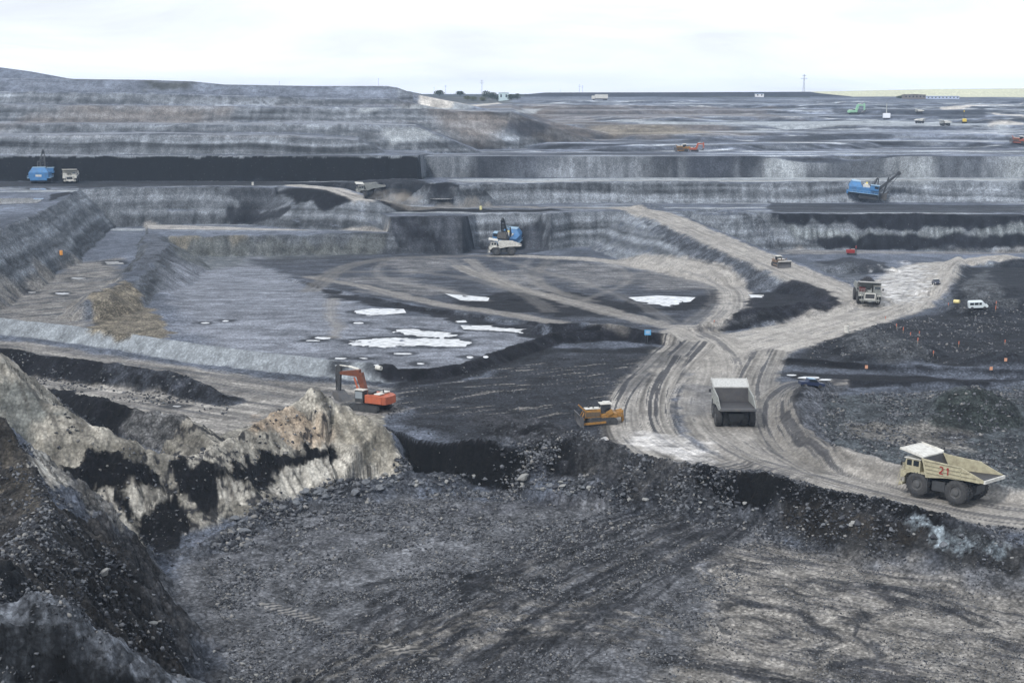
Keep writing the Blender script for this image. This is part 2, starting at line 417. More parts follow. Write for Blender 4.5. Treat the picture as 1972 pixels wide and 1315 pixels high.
# ------------------------------------------------------------------ ground colours, laid out on the ground itself
GREY = np.array((.116, .132, .165)); PALE = np.array((.262, .246, .222)); TAN = np.array((.25, .215, .155)); COAL = np.array((.010, .0105, .014))
DARK = np.array((.042, .046, .056)); BLUE = np.array((.165, .18, .192)); BROWN = np.array((.155, .128, .105)); OLIVE = np.array((.10, .105, .095))
ALB = np.empty((NR, NC, 3), np.float32)
CLS = np.zeros((NR, NC), np.uint8)        # 0 ground 1 road 2 coal 3 hill 4 rock ridge 5 berm
RGH = (.6-.25*sst(330, 560, Y)).astype(np.float32)   # roughness of the relief for the bump
b = fbm(X/9, Y/14, 5, 300)
b2 = fbm(X/45, Y/60, 3, 301)
v = 1+.30*b+.35*b2
for i in range(3): ALB[..., i] = GREY[i]*v
def paint(S, m, col, var=.25, wl=3.0, seed=310, op=1.0, sx=1.0, sy=1.0, cls=None, rgh=None):
    col = np.asarray(col, np.float32)
    n = 1+var*fbm(X[S]/(wl*sx), Y[S]/(wl*sy), 4, seed)*1.6
    m = (m*op)[..., None]
    ALB[S] = ALB[S]*(1-m)+(col[None, None, :]*n[..., None])*m
    if cls is not None:
        c = CLS[S]; c[m[..., 0] > .5] = cls; CLS[S] = c
    if rgh is not None: RGH[S] = RGH[S]*(1-m[..., 0])+rgh*m[..., 0]
def area(pp, col, soft=3, jit=2, wl=6, var=.25, nwl=3.0, seed=320, op=1.0, z=None, sx=1.0, sy=1.0, cls=None, rgh=None):
    q = [(P(p[0], p[1], z) if z is not None else G(p[0], p[1])[:2]) for p in pp]
    S, m = polymask(q, soft, jit, wl, seed)
    paint(S, m, col, var, nwl, seed+1, op, sx, sy, cls, rgh)
    return S, m
ZY = np.gradient(Z, axis=0)/np.gradient(Y, axis=0)
ZX = np.gradient(Z, axis=1)/np.gradient(X, axis=1)
SL = np.hypot(ZX, ZY-ZX*A)

# walls: gullied clay with layers
FAR = sst(300, 400, Y)
cl = sst(.32, .62, SL)*FAR
gul = fbm(X/2.2, Y/30, 4, 330)
gul2 = fbm(X/14, Z/5, 4, 331)
lay = fbm(X/160, (Z+fbm(X/50, Y/50, 2, 332)*2.5)/1.5, 3, 333)
wv = 1+.28*gul+.3*gul2+.75*lay
east = sst(ray(815, 300)[0], ray(845, 300)[0], A)
wv = wv*(1-.45*east*sst(-36.5, -34.5, Z+fbm(X/30, Y/30, 3, 334)*2.5)*sst(690, 694, Y)*(1-sst(-30.6, -30, Z)))
wv = wv*(1+.28*east*sst(-36, -38, Z)*sst(640, 650, Y))
wc = np.stack([.128*wv, .140*wv, .155*wv], -1)
ALB[:] = ALB*(1-cl[..., None])+np.clip(wc, .02, 1)*cl[..., None]
# pale lips and dusty bench tops
flat = (1-sst(.08, .3, SL))*sst(560, 600, Y)*(1-sst(1500, 1700, Y))
dust = sst(-.1, .5, fbm(X/70, Y/6, 4, 335))*flat*.75
ALB[:] = ALB*(1-dust[..., None])+np.array((.27, .285, .29), np.float32)*dust[..., None]
stt = sst(690, 705, Y)*sst(1700, 1300, Y)*(.25+.75*sst(ray(700, 200)[0], ray(1000, 200)[0], A))
sn = fbm(X/70+Y/40, (Y+fbm(X/40, Y/40, 3, 339)*14)/7, 5, 340, .62)
ALB *= (1+stt*np.clip(.22+sn*1.5, -.42, 1.0))[..., None]
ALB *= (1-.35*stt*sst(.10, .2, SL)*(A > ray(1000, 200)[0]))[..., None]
dk = sst(.05, .45, fbm(X/60, Y/5, 4, 336))*flat*sst(690, 720, Y)*.75
ALB[:] = ALB*(1-dk[..., None])+np.array((.05, .056, .07), np.float32)*dk[..., None]
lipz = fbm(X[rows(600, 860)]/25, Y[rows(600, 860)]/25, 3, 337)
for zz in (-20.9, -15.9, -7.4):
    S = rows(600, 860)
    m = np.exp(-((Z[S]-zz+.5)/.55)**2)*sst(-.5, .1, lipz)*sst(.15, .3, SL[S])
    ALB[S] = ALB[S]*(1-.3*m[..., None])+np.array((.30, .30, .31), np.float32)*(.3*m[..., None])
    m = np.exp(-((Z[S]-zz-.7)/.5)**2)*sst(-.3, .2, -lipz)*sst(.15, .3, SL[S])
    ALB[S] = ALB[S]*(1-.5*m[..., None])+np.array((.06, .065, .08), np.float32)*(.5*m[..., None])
S = rows(676, 860)
m = ((1-sst(.12, .3, SL[S]))*(A[S] < ray(1000, 200)[0])*(Z[S] > -28.5)*sst(-.6, 0, fbm(X[S]/40, Y[S]/6, 3, 338))).astype(np.float32)
ALB[S] = ALB[S]*(1-.45*m[..., None])+np.array((.24, .25, .26), np.float32)*(.45*m[..., None])
# brown overburden in the far terraces
for pp in [[(880, 232), (1000, 236), (1150, 238), (1250, 240), (1400, 250), (1420, 262), (1200, 262), (1050, 258), (900, 246)], [(1000, 200), (1300, 205), (1480, 208), (1520, 228), (1200, 226), (1000, 216)],
           [(0, 210), (300, 215), (420, 222), (400, 236), (150, 236), (0, 250)], [(830, 215), (1000, 205), (1060, 210), (900, 224)]]:
    area(pp, BROWN*1.0, 26, 24, 30, .4, 6, 340+len(pp), .5, sx=3)
area([(1140, 245), (1330, 245), (1400, 256), (1250, 262), (1150, 256)], TAN*.9, 10, 12, 40, .3, 8, 345, .6, sx=3)
area([(830, 180), (960, 182), (1000, 198), (900, 200), (810, 192)], OLIVE, 10, 20, 60, .3, 20, 350, .8)
area([(280, 158), (360, 160), (365, 172), (290, 172)], OLIVE*.8, 5, 6, 10, .3, 5, 351, .8)
for pp in [[(745, 256), (820, 252), (850, 270), (760, 272)], [(690, 212), (760, 206), (880, 205), (980, 209), (1000, 213), (900, 208), (700, 216)], [(1180, 232), (1400, 236), (1700, 232), (1900, 240), (1972, 246), (1600, 246), (1300, 240)],
           [(860, 345), (1400, 341), (1972, 338), (1972, 349), (1400, 351), (900, 352)], [(980, 232), (1040, 210), (1010, 210), (985, 222)]]:
    area(pp, (.27, .29, .30), 4, 3, 20, .2, 5, 355, .7, sx=4)
for pp in [[(850, 300), (1000, 305), (1200, 305), (1400, 308), (1560, 302), (1560, 318), (1200, 318), (950, 312)], [(1450, 265), (1560, 262), (1640, 264), (1560, 273), (1460, 273)], [(1560, 258), (1720, 262), (1560, 266)],
           [(1000, 262), (1150, 266), (1230, 258), (1150, 262), (950, 258)], [(1300, 306), (1700, 300), (1972, 304), (1972, 332), (1700, 330), (1400, 325), (1300, 330)],
           [(1600, 208), (1820, 212), (1900, 206), (1900, 228), (1820, 230), (1700, 216), (1600, 216)], [(870, 276), (1000, 278), (990, 282), (880, 280)]]:
    area(pp, (.055, .062, .078), 4, 4, 16, .4, 5, 360, .75, sx=4)
for pp in [[(1810, 208), (1972, 196), (1972, 199), (1815, 212)], [(1900, 238), (1972, 236), (1972, 241), (1905, 242)], [(1910, 218), (1972, 221), (1972, 226), (1920, 222)], [(800, 205), (960, 198), (965, 200), (870, 208)]]:
    area(pp, PALE*1.3, 3, 2, 20, .2, 5, 365, .9)
# fields far off to the right and dark bank on the horizon
S = rows(1900, 4000)
m = (sst(1500, 1700, Y[S])*(A[S] > ray(1545, 170)[0])*(Z[S] > -8.6)).astype(np.float32)
paint(S, m, (.34, .335, .235), .05, 250, 370, rgh=0.0)
S = rows(1700, 40000)
m = (A[S] < ray(1560, 170)[0]).astype(np.float32)
paint(S, m, (.07, .08, .07), .3, 60, 371)
S = rows(1960, 2120)
m = ((A[S] > ray(1010, 170)[0]) & (A[S] < ray(1640, 170)[0])).astype(np.float32)
paint(S, m, (.055, .06, .075), .2, 30, 372)
# spoil hill is one body
CLS[(Y > 674) & (Y < 1300) & (A < a8) & (Z > -28.6)] = 3

# coal seam at the back, left
S = rows(655, 676)
m = ((A[S] < ray(812, 330)[0]) & (SL[S] > .25)).astype(np.float32)
m[(Z[S] > -30.2+fbm(X[S]/7, Y[S]/9, 5, 380)*1.1)] = 0
paint(S, m, COAL*1.1, .3, 3, 381, cls=2, rgh=.4)
# bench tops in front of it
area([(-100, 349), (0, 349), (500, 346), (800, 345), (850, 352), (700, 360), (540, 358), (0, 360), (-100, 360)], DARK*.9, 3, 1.5, 10, .5, 3, 385, .9, sx=5)
area([(530, 362), (620, 362), (700, 380), (800, 398), (1060, 402), (1100, 406), (900, 408), (640, 402), (570, 392)], COAL*1.5, 3, 2, 8, .4, 3, 386, .95)
area([(735, 356), (870, 352), (880, 358), (850, 374), (760, 376)], COAL*1.5, 2, 1.5, 6, .4, 3, 387, .95)
area([(400, 370), (530, 366), (560, 385), (540, 400), (470, 395)], DARK, 2, 2, 4, .5, 3, 388, .6)
area([(470, 396), (560, 398), (556, 412), (440, 418), (440, 405)], COAL*2.2, 2, 2, 4, .6, 2, 389, .8, sx=3)
area([(100, 374), (134, 369), (140, 376), (95, 388)], COAL*2, 1, 1, 3, .4, 2, 390, .9)
# inner north wall
area([(755, 418), (1040, 420), (1060, 440), (1040, 486), (860, 490), (760, 486)], DARK*1.25, 2, 2.5, 5, .6, 2.5, 392, .8, sx=1, sy=2)
area([(760, 420), (800, 422), (860, 470), (790, 470)], COAL*2.5, 2, 2, 5, .5, 2, 393, .7)
area([(770, 420), (1035, 422), (1030, 430), (790, 430)], COAL*2.5, 1, 1.5, 5, .6, 2, 394, .7)
area([(330, 456), (740, 453), (740, 485), (340, 492)], OLIVE*1.15, 2, 2, 5, .35, 2.5, 395, .6)
area([(330, 455), (480, 453), (470, 462), (345, 470)], TAN*.8, 2, 2, 5, .35, 2.5, 396, .5)
area([(280, 432), (750, 430), (740, 438), (290, 442)], PALE*1.05, 2, 1, 10, .25, 3, 397, .8, sx=4)
# right pit wall with coal
area([(1478, 411), (1972, 412), (1972, 432), (1560, 426), (1500, 428)], COAL*2.2, 1, 1.2, 5, .5, 2, 400, .92, cls=2)
area([(1510, 430), (1972, 434), (1972, 456), (1900, 458), (1540, 458)], (.15, .165, .17), 2, 1.5, 3, .5, 1.6, 401, .9, sx=.6, sy=6)
area([(1540, 456), (1750, 452), (1972, 455), (1972, 473), (1560, 471)], COAL*2.0, 1.2, 1.3, 6, .5, 2, 402, .92, cls=2)
area([(1480, 390), (1972, 396), (1972, 410), (1480, 409)], DARK*1.1, 2, 2, 10, .5, 3, 403, .8, sx=5)
area([(1500, 478), (1972, 479), (1972, 489), (1500, 490)], PALE*.8, 2, 1.5, 8, .4, 2, 404, .6, sx=4)
area([(1560, 505), (1640, 495), (1700, 505), (1710, 525), (1640, 530)], DARK, 3, 2, 6, .4, 2, 405, .8)

# inner pit floor
area([(330, 505), (500, 495), (560, 530), (700, 590), (1000, 640), (1040, 660), (900, 715), (750, 720), (400, 680), (330, 640)], (.165, .176, .20), 10, 5, 15, .28, 2.2, 410, .9, sx=4, rgh=.3)
area([(480, 500), (700, 490), (1040, 490), (1400, 510), (1440, 560), (1390, 620), (1290, 640), (1040, 622), (800, 588), (600, 545)], DARK*1.5, 6, 4, 12, .5, 3, 411, .8, sx=3, rgh=.5)
for pp in [[(735, 500), (850, 495), (880, 520), (780, 530)], [(900, 525), (1010, 520), (1060, 560), (960, 560)], [(1060, 505), (1190, 510), (1220, 545), (1120, 558), (1050, 530)], [(1220, 510), (1330, 530), (1360, 555), (1240, 560)],
           [(640, 535), (760, 530), (900, 565), (800, 570)]]:
    area(pp, (.19, .185, .18), 8, 4, 8, .35, 2.5, 412, .6, sx=3)
for pp in [[(860, 585), (960, 565), (1080, 560), (1190, 580), (1230, 600), (1120, 612), (960, 600)], [(560, 535), (640, 560), (760, 585), (900, 605), (1040, 628), (1060, 642), (860, 615), (650, 575)],
           [(1040, 622), (1180, 640), (1300, 650), (1300, 664), (1180, 658), (1060, 648)], [(1190, 590), (1215, 575), (1220, 592), (1280, 590), (1330, 578), (1400, 540), (1420, 570), (1330, 600), (1240, 600)]]:
    area(pp, COAL*2.4, 3, 3, 6, .5, 2, 414, .9, sx=2, rgh=.9)
area([(1330, 635), (1440, 590), (1440, 565), (1480, 560), (1560, 545), (1630, 580), (1600, 600), (1450, 620)], DARK*1.0, 3, 2, 6, .5, 2.5, 415, .9, rgh=.9)
area([(1240, 425), (1340, 460), (1500, 535), (1630, 588), (1500, 570), (1440, 560), (1330, 500)], (.095, .105, .125), 2, 2, 6, .45, 2.5, 416, .85, rgh=1)
area([(1390, 408), (1470, 430), (1560, 500), (1640, 545), (1700, 545), (1640, 510), (1500, 470)], (.11, .12, .135), 3, 2, 6, .4, 2.5, 417, .7, rgh=.8)

# dark ploughed ground between the berm and the near coal face
area([(752, 745), (900, 725), (1040, 682), (1300, 668), (1215, 740), (1190, 800), (1200, 880), (1080, 880), (960, 866), (860, 855), (745, 820), (770, 790)], DARK*1.1, 4, 4, 8, .35, 2.2, 420, .95, sx=3, rgh=.7)
S, m = area([(760, 748), (1040, 700), (1290, 690), (1200, 800), (760, 800)], DARK*1.3, 3, 3, 8, .3, 2, 421, .0)
u1 = (X[S]*math.cos(R(28))+Y[S]*math.sin(R(28))); u2 = (-X[S]*math.sin(R(28))+Y[S]*math.cos(R(28)))
st = sst(.28, .55, fbm(u1/9, u2/.7, 4, 422))*m
paint(S, st.astype(np.float32), PALE*.95, .3, 1.5, 423, .8)
area([(1030, 655), (1300, 672), (1290, 682), (1060, 680), (960, 712), (930, 712)], DARK*.7, 2, 1.5, 6, .3, 2, 424, .9)
area([(760, 731), (880, 716), (1000, 678), (1040, 672), (1000, 690), (890, 732), (770, 748)], COAL*2.6, 1.5, 1, 4, .4, 2, 425, .9, cls=5, rgh=.9)
area([(1480, 690), (1700, 702), (1972, 712), (1972, 722), (1700, 714), (1500, 702)], COAL*1.4, 2, 1, 6, .4, 2, 426, .95, sx=3)
area([(1530, 716), (1700, 724), (1972, 730), (1972, 740), (1700, 742), (1580, 736)], COAL*2.0, 2, 1.4, 6, .5, 2, 427, .9, sx=3)
# right quarter: coaly ground, greenish spoil
area([(1560, 650), (1700, 622), (1830, 600), (1845, 505), (1972, 500), (2150, 500), (2150, 706), (1972, 704), (1700, 700), (1540, 690)], DARK*.85, 5, 3, 8, .5, 1.8, 430, .93, sx=3, rgh=.8)
for pp in [[(1620, 660), (1660, 630), (1720, 640), (1790, 690), (1700, 690)], [(1860, 540), (1900, 520), (1930, 570), (1950, 595), (1850, 600)]]:
    area(pp, (.11, .117, .125), 3, 2, 5, .35, 1.5, 431, .8, rgh=1)
area([(1560, 745), (1972, 745), (2150, 745), (2150, 960), (1972, 950), (1750, 925), (1600, 880), (1540, 800)], (.085, .097, .103), 4, 2, 8, .35, 2, 435, .93, rgh=.8)
area([(1630, 815), (1850, 835), (1880, 870), (1740, 862), (1620, 835)], PALE*.75, 3, 2.5, 6, .3, 2, 436, .8, sx=4)
area([(1800, 770), (1870, 752), (1950, 770), (1960, 820), (1880, 835), (1800, 815)], (.055, .068, .062), 2, 1.5, 5, .4, 1.5, 437, .85, rgh=.9)
area([(1640, 862), (1900, 885), (1972, 905), (1972, 950), (1750, 915)], (.13, .148, .158), 3, 2, 5, .35, 1.5, 438, .7)

# left inner floor and platform on the left
S, m = area([(-200, 628), (-200, 545), (0, 548), (150, 500), (235, 497), (200, 560), (165, 610), (170, 640), (0, 628)], PALE*.75, 5, 3, 8, .2, 3, 440, .85, rgh=.4)
u1 = X[S]*.75+Y[S]*.66; u2 = -X[S]*.66+Y[S]*.75
paint(S, (sst(.0, .4, fbm(u1/18, u2/1.6, 4, 441))*m).astype(np.float32), (.10, .105, .115), .2, 3, 442, .8)
area([(-200, 655), (0, 655), (250, 690), (500, 728), (700, 745), (760, 750), (760, 790), (640, 790), (520, 800), (420, 850), (380, 850), (200, 790), (-200, 700)], PALE*.72, 4, 2, 8, .15, 3, 445, .9, rgh=.3)
S, m = area([(-200, 655), (0, 655), (250, 690), (500, 728), (760, 748), (740, 800), (520, 800), (420, 860), (380, 850), (100, 780), (-200, 700)], PALE*.8, 4, 2, 8, .2, 3, 446, .0)
dx, dy = np.array(P(600, 740, -57))-np.array(P(50, 665, -57)); hh = math.hypot(dx, dy); dx /= hh; dy /= hh
u1 = X[S]*dx+Y[S]*dy; u2 = -X[S]*dy+Y[S]*dx
n = fbm(u1/30, u2/1.3, 5, 447)
paint(S, (sst(.05, .35, n)*m).astype(np.float32), (.115, .115, .12), .2, 3, 448, .75)
paint(S, (sst(.1, .4, -n)*m).astype(np.float32), PALE*1.15, .15, 3, 449, .7)
# pale berm and dark berms
def bermpaint(pts, w, col, var=.3, zb=-57, **k):
    q = [P(p[0], p[1], zb) for p in pts]
    S, D, AL, SG, E = pdist(q, w+3)
    paint(S, (1-sst(w-.7, w+.7, D+fbm(X[S]/2, Y[S]/2, 3, 450)*.8)).astype(np.float32), col, var, 1.6, 451, **k)
bermpaint(BERM1, 4.4, BLUE*1.15, .16, cls=5, rgh=.12)
bermpaint(BERM2, 3.4, COAL*2.6, .5)
bermpaint([(0, 700), (60, 712), (150, 726), (210, 735)], 5, COAL*2.2, .6, cls=5, rgh=1)
bermpaint([(230, 738), (340, 752), (430, 772)], 4, DARK*1.3, .8, rgh=1)
bermpaint([(60, 775), (120, 797), (200, 822), (300, 846)], 5.5, COAL*2.2, .7, cls=5, rgh=1)
bermpaint([(300, 846), (370, 858), (415, 880)], 5.5, (.13, .13, .13), .6, rgh=1)
bermpaint([(1590, 745), (1550, 765), (1532, 800), (1540, 845), (1580, 880), (1660, 905), (1740, 925)], 4.4, (.12, .128, .145), .4, rgh=1)
bermpaint([(1535, 765), (1518, 800), (1522, 845), (1560, 885), (1640, 915), (1740, 940)], 1.6, DARK*.8, .5)
bermpaint([(1350, 637), (1440, 620), (1540, 605), (1625, 588)], 5, COAL*2.6, .5, rgh=1)
# finger ridge faces
area([(175, 575), (240, 540), (270, 560), (300, 600), (330, 650), (250, 655), (180, 640)], TAN*.75, 2, 2, 5, .3, 2, 455, .9, rgh=1)
area([(285, 450), (330, 470), (330, 500), (290, 520), (250, 520), (280, 480)], (.085, .092, .105), 2, 2, 4, .4, 2, 456, .6)

# damp rims round the puddles
for q, z in PUDS:
    S, m = polymask(q, 3.5, 1.5, 3, 470)
    S2, D, _, _, _ = pdist(list(q)+[q[0]], 4)
    w_ = (1-sst(.6, 3.0, D+fbm(X[S2]/2, Y[S2]/2, 3, 471)*1.2)).astype(np.float32)
    paint(S2, w_, DARK*.9, .3, 2, 472, .75)
# haul roads ---------------------------------------------------------------
def road(pp, w, col=PALE, op=.95, seed=500, rut=1.0, z=None, cls=1, dark=.5):
    q = [(P(p[0], p[1], z) if z is not None else G(p[0], p[1])[:2]) for p in pp]
    ww = [p[2] if len(p) > 2 else w for p in pp]
    # smooth the line
    for _ in range(2):
        nq, nw = [q[0]], [ww[0]]
        for i in range(len(q)-1):
            for f in (.25, .75):
                nq.append((q[i][0]+(q[i+1][0]-q[i][0])*f, q[i][1]+(q[i+1][1]-q[i][1])*f)); nw.append(ww[i]+(ww[i+1]-ww[i])*f)
        nq.append(q[-1]); nw.append(ww[-1]); q, ww = nq, nw
    S, D, AL, SG, E = pdist(q, max(ww)+4, ww)
    v = SG
    m = 1-sst(-1.2, 1.2, D-E+fbm(X[S]/3, Y[S]/3, 4, seed)*1.6)
    n = fbm(v/.95, AL/70, 4, seed+1, .6)*rut*1.5+fbm(X[S]/7, Y[S]/7, 4, seed+2)*.55
    c = col[None, None, :]*(1+.30*n[..., None])
    dkm = (sst(.18, .6, n)*dark)[..., None]
    c = c*(1-dkm)+np.array((.075, .075, .08))*dkm
    m3 = (m*op)[..., None]
    ALB[S] = ALB[S]*(1-m3)+c*m3
    RGH[S] = RGH[S]*(1-m)+.08*m
    Z[S] += (m*(fbm(v/1.6, AL/60, 2, seed+1)*.14)).astype(np.float32)
    if cls:
        k = CLS[S]; k[m > .5] = cls; CLS[S] = k
# minor tracks on the inner floor
road([(1290, 630), (1180, 600), (1060, 572), (950, 540), (880, 512)], 3.0, PALE*.85, .85, 510, rut=1.5)
road([(1300, 642), (1180, 630), (1030, 612), (900, 595), (760, 568), (640, 540), (600, 533)], 3.2, PALE*.8, .85, 511, rut=1.5)
road([(1320, 632), (1390, 612), (1425, 580), (1405, 545), (1330, 515), (1200, 500), (1050, 495), (960, 492)], 5.0, PALE*1.0, .92, 512, rut=1.3)
road([(600, 560), (640, 520), (720, 498), (860, 494), (960, 492)], 3.5, PALE*.6, .6, 513)
road([(905, 500), (960, 540), (1010, 560), (1120, 590), (1240, 620)], 3, PALE*.8, .7, 514)
road([(650, 525), (780, 520), (900, 535), (1000, 560), (1060, 600)], 2.5, PALE*.6, .5, 515, cls=None)
road([(1060, 500), (1020, 530), (1060, 560), (1140, 580)], 2.5, PALE*.6, .5, 516, cls=None)
road([(640, 575), (635, 610), (655, 630), (640, 650)], 1.6, PALE*.75, .6, 517, cls=None)
for pp, w_ in [([(870, 500), (900, 520), (960, 530), (1040, 545), (1100, 575), (1180, 600)], 2.0), ([(1150, 500), (1210, 520), (1215, 545), (1160, 565), (1090, 590)], 1.6), ([(740, 505), (720, 525), (760, 545), (860, 560), (940, 580)], 2.0),
               ([(1020, 500), (1000, 520), (1040, 540)], 1.6), ([(960, 500), (1080, 530), (1200, 570), (1290, 620)], 2.2), ([(690, 560), (800, 580), (920, 600), (1060, 618), (1200, 632)], 1.8), ([(1040, 498), (1200, 508), (1320, 530), (1380, 560), (1370, 600), (1310, 628)], 1.8)]:
    road(pp, w_, PALE*.85, .38, 560+int(pp[0][0]), rut=2.2, cls=None)
# bench roads
road([(700, 384), (660, 370), (620, 362), (570, 357)], 5, PALE*1.1, .9, 520)
road([(690, 378), (760, 392), (860, 397), (980, 398), (1200, 402)], 4, PALE*.7, .7, 521)
road([(870, 350), (1200, 348.5), (1600, 347), (1972, 346)], 4, PALE*.85, .4, 522, cls=None)
# main ramp and the junction
road([(1205, 401), (1270, 412), (1340, 445), (1480, 506), (1600, 552), (1668, 585)], 7.2, PALE*.95, .97, 530)
road([(2100, 492, 6), (1950, 493, 6), (1850, 498, 8), (1790, 512, 11), (1762, 545, 13), (1720, 588, 12), (1640, 612, 10), (1540, 640, 11), (1440, 665, 12), (1350, 695, 12)], 12, PALE*1.0, .97, 531, rut=.9, dark=.45)
road([(1330, 640), (1375, 665), (1400, 700), (1385, 750), (1380, 800), (1425, 855), (1560, 903), (1720, 945), (1850, 975), (1972, 992), (2150, 1010)], 7.5, PALE*.92, .97, 532, rut=1.2, dark=.7)
road([(1325, 665), (1285, 705), (1240, 750), (1222, 800), (1238, 850), (1290, 882), (1380, 902)], 6.2, PALE*1.0, .95, 533, rut=2.2, dark=.95)
road([(1300, 690), (1265, 740), (1255, 800), (1280, 850), (1360, 885)], 3.2, PALE*.95, .9, 538, rut=2.4, dark=1.0)
road([(1480, 680), (1450, 740), (1462, 800), (1495, 852), (1580, 896)], 4.5, PALE*.85, .9, 534, rut=2.0, dark=.9)
road([(1600, 734), (1540, 738), (1500, 762), (1490, 800), (1510, 850), (1560, 885)], 3.5, PALE*.72, .85, 535, rut=2.0, dark=.95)
area([(1345, 634), (1400, 619), (1437, 594), (1448, 566), (1500, 545), (1560, 545), (1622, 577), (1618, 592), (1500, 617), (1410, 636)], COAL*3.2, 2.5, 2, 5, .5, 2.5, 539, .93, rgh=1)
area([(1360, 632), (1420, 618), (1470, 600), (1440, 622), (1400, 634)], (.11, .115, .125), 2, 1.5, 4, .3, 2, 540, .6)
area([(1215, 690), (1300, 668), (1330, 655), (1350, 668), (1290, 700), (1230, 745), (1205, 760)], DARK, 3, 3, 6, .4, 2, 541, .45)
area([(1225, 850), (1270, 835), (1330, 850), (1370, 880), (1380, 898), (1290, 890), (1240, 875)], (.36, .35, .34), 5, 4, 4, .5, 1.5, 536, .55, sx=3)
area([(1700, 530), (1740, 505), (1790, 512), (1770, 560), (1740, 590), (1700, 585)], (.31, .31, .31), 4, 7, 3, .9, 1.2, 537, .5, sx=1.4)
area([(1380, 745), (1370, 790), (1340, 800), (1340, 740)], (.13, .13, .135), 5, 4, 6, .3, 1.5, 538, .6)

# mound in front and rubble slope
area([(1090, 880), (1160, 850), (1240, 892), (1330, 915), (1340, 960), (1240, 960), (1120, 940), (1080, 920)], (.085, .08, .073), 3, 2, 4, .6, 1.2, 562, .85, rgh=1)
area([(1340, 912), (1560, 940), (1700, 975), (1700, 1000), (1540, 985), (1345, 960)], COAL*2.6, 1.5, 1.5, 4, .7, 1.2, 565, .85, rgh=1)
area([(1080, 925), (1340, 965), (1560, 990), (1480, 1010), (1250, 990), (1080, 945)], DARK*1.3, 2, 2, 4, .6, 1.2, 566, .7, rgh=1)
area([(900, 800), (1000, 800), (1130, 835), (1190, 860), (1100, 880), (960, 862)], (.08, .082, .092), 3, 2, 5, .5, 1.8, 563, .8, rgh=1)
area([(1000, 830), (1040, 820), (1050, 840), (1010, 850)], COAL*1.4, 1, .6, 2, .5, 1, 564, .9)

# foreground floor
area([(270, 1075), (420, 1045), (560, 992), (780, 945), (1100, 950), (1480, 1000), (1480, 1045), (2150, 1150), (2150, 1315), (2000, 1500), (300, 1500), (420, 1290), (330, 1180)], (.148, .152, .162), 4, 3, 6, .22, 1.2, 570, .95, rgh=.8)
# darker curved swathe through the middle
def swathe(pp, w, col, op, seed, sw=.7, lw=14, cov=.0):
    q = [P(p[0], p[1], -62.4) for p in pp]
    for _ in range(2):
        nq = [q[0]]
        for i in range(len(q)-1):
            for f in (.25, .75): nq.append((q[i][0]+(q[i+1][0]-q[i][0])*f, q[i][1]+(q[i+1][1]-q[i][1])*f))
        nq.append(q[-1]); q = nq
    S, D, AL, SG, E = pdist(q, w+3)
    edge = (1-sst(w*.55, w, D+fbm(X[S]/4, Y[S]/4, 3, seed)*w*.2))
    st = sst(cov-.25, cov+.3, fbm(SG/sw, AL/lw, 4, seed+1)+.35*fbm(X[S]/1.6, Y[S]/1.6, 3, seed+2))
    paint(S, (edge*st).astype(np.float32), col, .3, 1.2, seed+3, op)
    Z[S] += (edge*fbm(SG/sw, AL/lw, 3, seed+1)*.13).astype(np.float32)
swathe([(620, 1400), (900, 1180), (1150, 1060), (1380, 985)], 14, (.055, .057, .066), .85, 580)
swathe([(900, 1400), (1150, 1180), (1320, 1060), (1420, 990)], 9, (.07, .072, .08), .8, 584)
swathe([(450, 1060), (650, 1010), (900, 965), (1150, 960)], 9, (.09, .093, .108), .55, 588)
swathe([(700, 1290), (830, 1230), (1000, 1190), (1200, 1200), (1300, 1240)], 8, PALE*.85, .8, 592, .9, 5, .12)
swathe([(880, 1190), (960, 1130), (1060, 1080)], 3, PALE*.8, .6, 596, .9, 6, .15)
for i, (dx_, w_, c_, op_) in enumerate([(-240, 3, DARK*.8, .8), (-170, 2, (.17, .165, .165), .6), (-100, 2.6, DARK*.7, .85), (-40, 1.8, (.16, .155, .15), .6), (30, 2.6, DARK*.7, .9), (100, 1.6, PALE*.7, .6), (160, 2.6, DARK*.75, .9), (230, 1.6, PALE*.7, .55), (290, 2.0, DARK*.8, .8)]):
    swathe([(560+dx_, 1420), (800+dx_*.9, 1240), (1060+dx_*.75, 1110), (1300+dx_*.5, 1010), (1390+dx_*.35, 985)], w_*.85, c_, op_*.75, 800+i*5, .5, 12, .05)
swathe([(640, 1160), (760, 1120), (900, 1110), (1010, 1140)], 5, DARK*.6, .75, 860, 1.5, 4, .05)
# beige dozed pad on the right with its tracks
S, m = area([(1480, 1047), (1972, 1137), (2150, 1170), (2150, 1500), (1500, 1500), (1300, 1330), (1330, 1240), (1380, 1150), (1370, 1080), (1420, 1050)], PALE*.80, 5, 3, 6, .2, 1.2, 600, .85, rgh=.55)
dx, dy = np.array(P(1972, 1137, -62.4))-np.array(P(1480, 1047, -62.4)); hh = math.hypot(dx, dy); dx /= hh; dy /= hh
u1 = X[S]*dx+Y[S]*dy; u2 = -X[S]*dy+Y[S]*dx
n = fbm(u1/9, u2/.55, 5, 601)+.4*fbm(X[S]/5, Y[S]/5, 3, 602)
paint(S, (sst(.05, .4, n)*m).astype(np.float32), (.075, .077, .088), .3, 1.5, 603, .75)
paint(S, (sst(.05, .4, -n)*m).astype(np.float32), PALE*.95, .2, 1.5, 604, .7)
Z[S] += (m*n*.12).astype(np.float32)
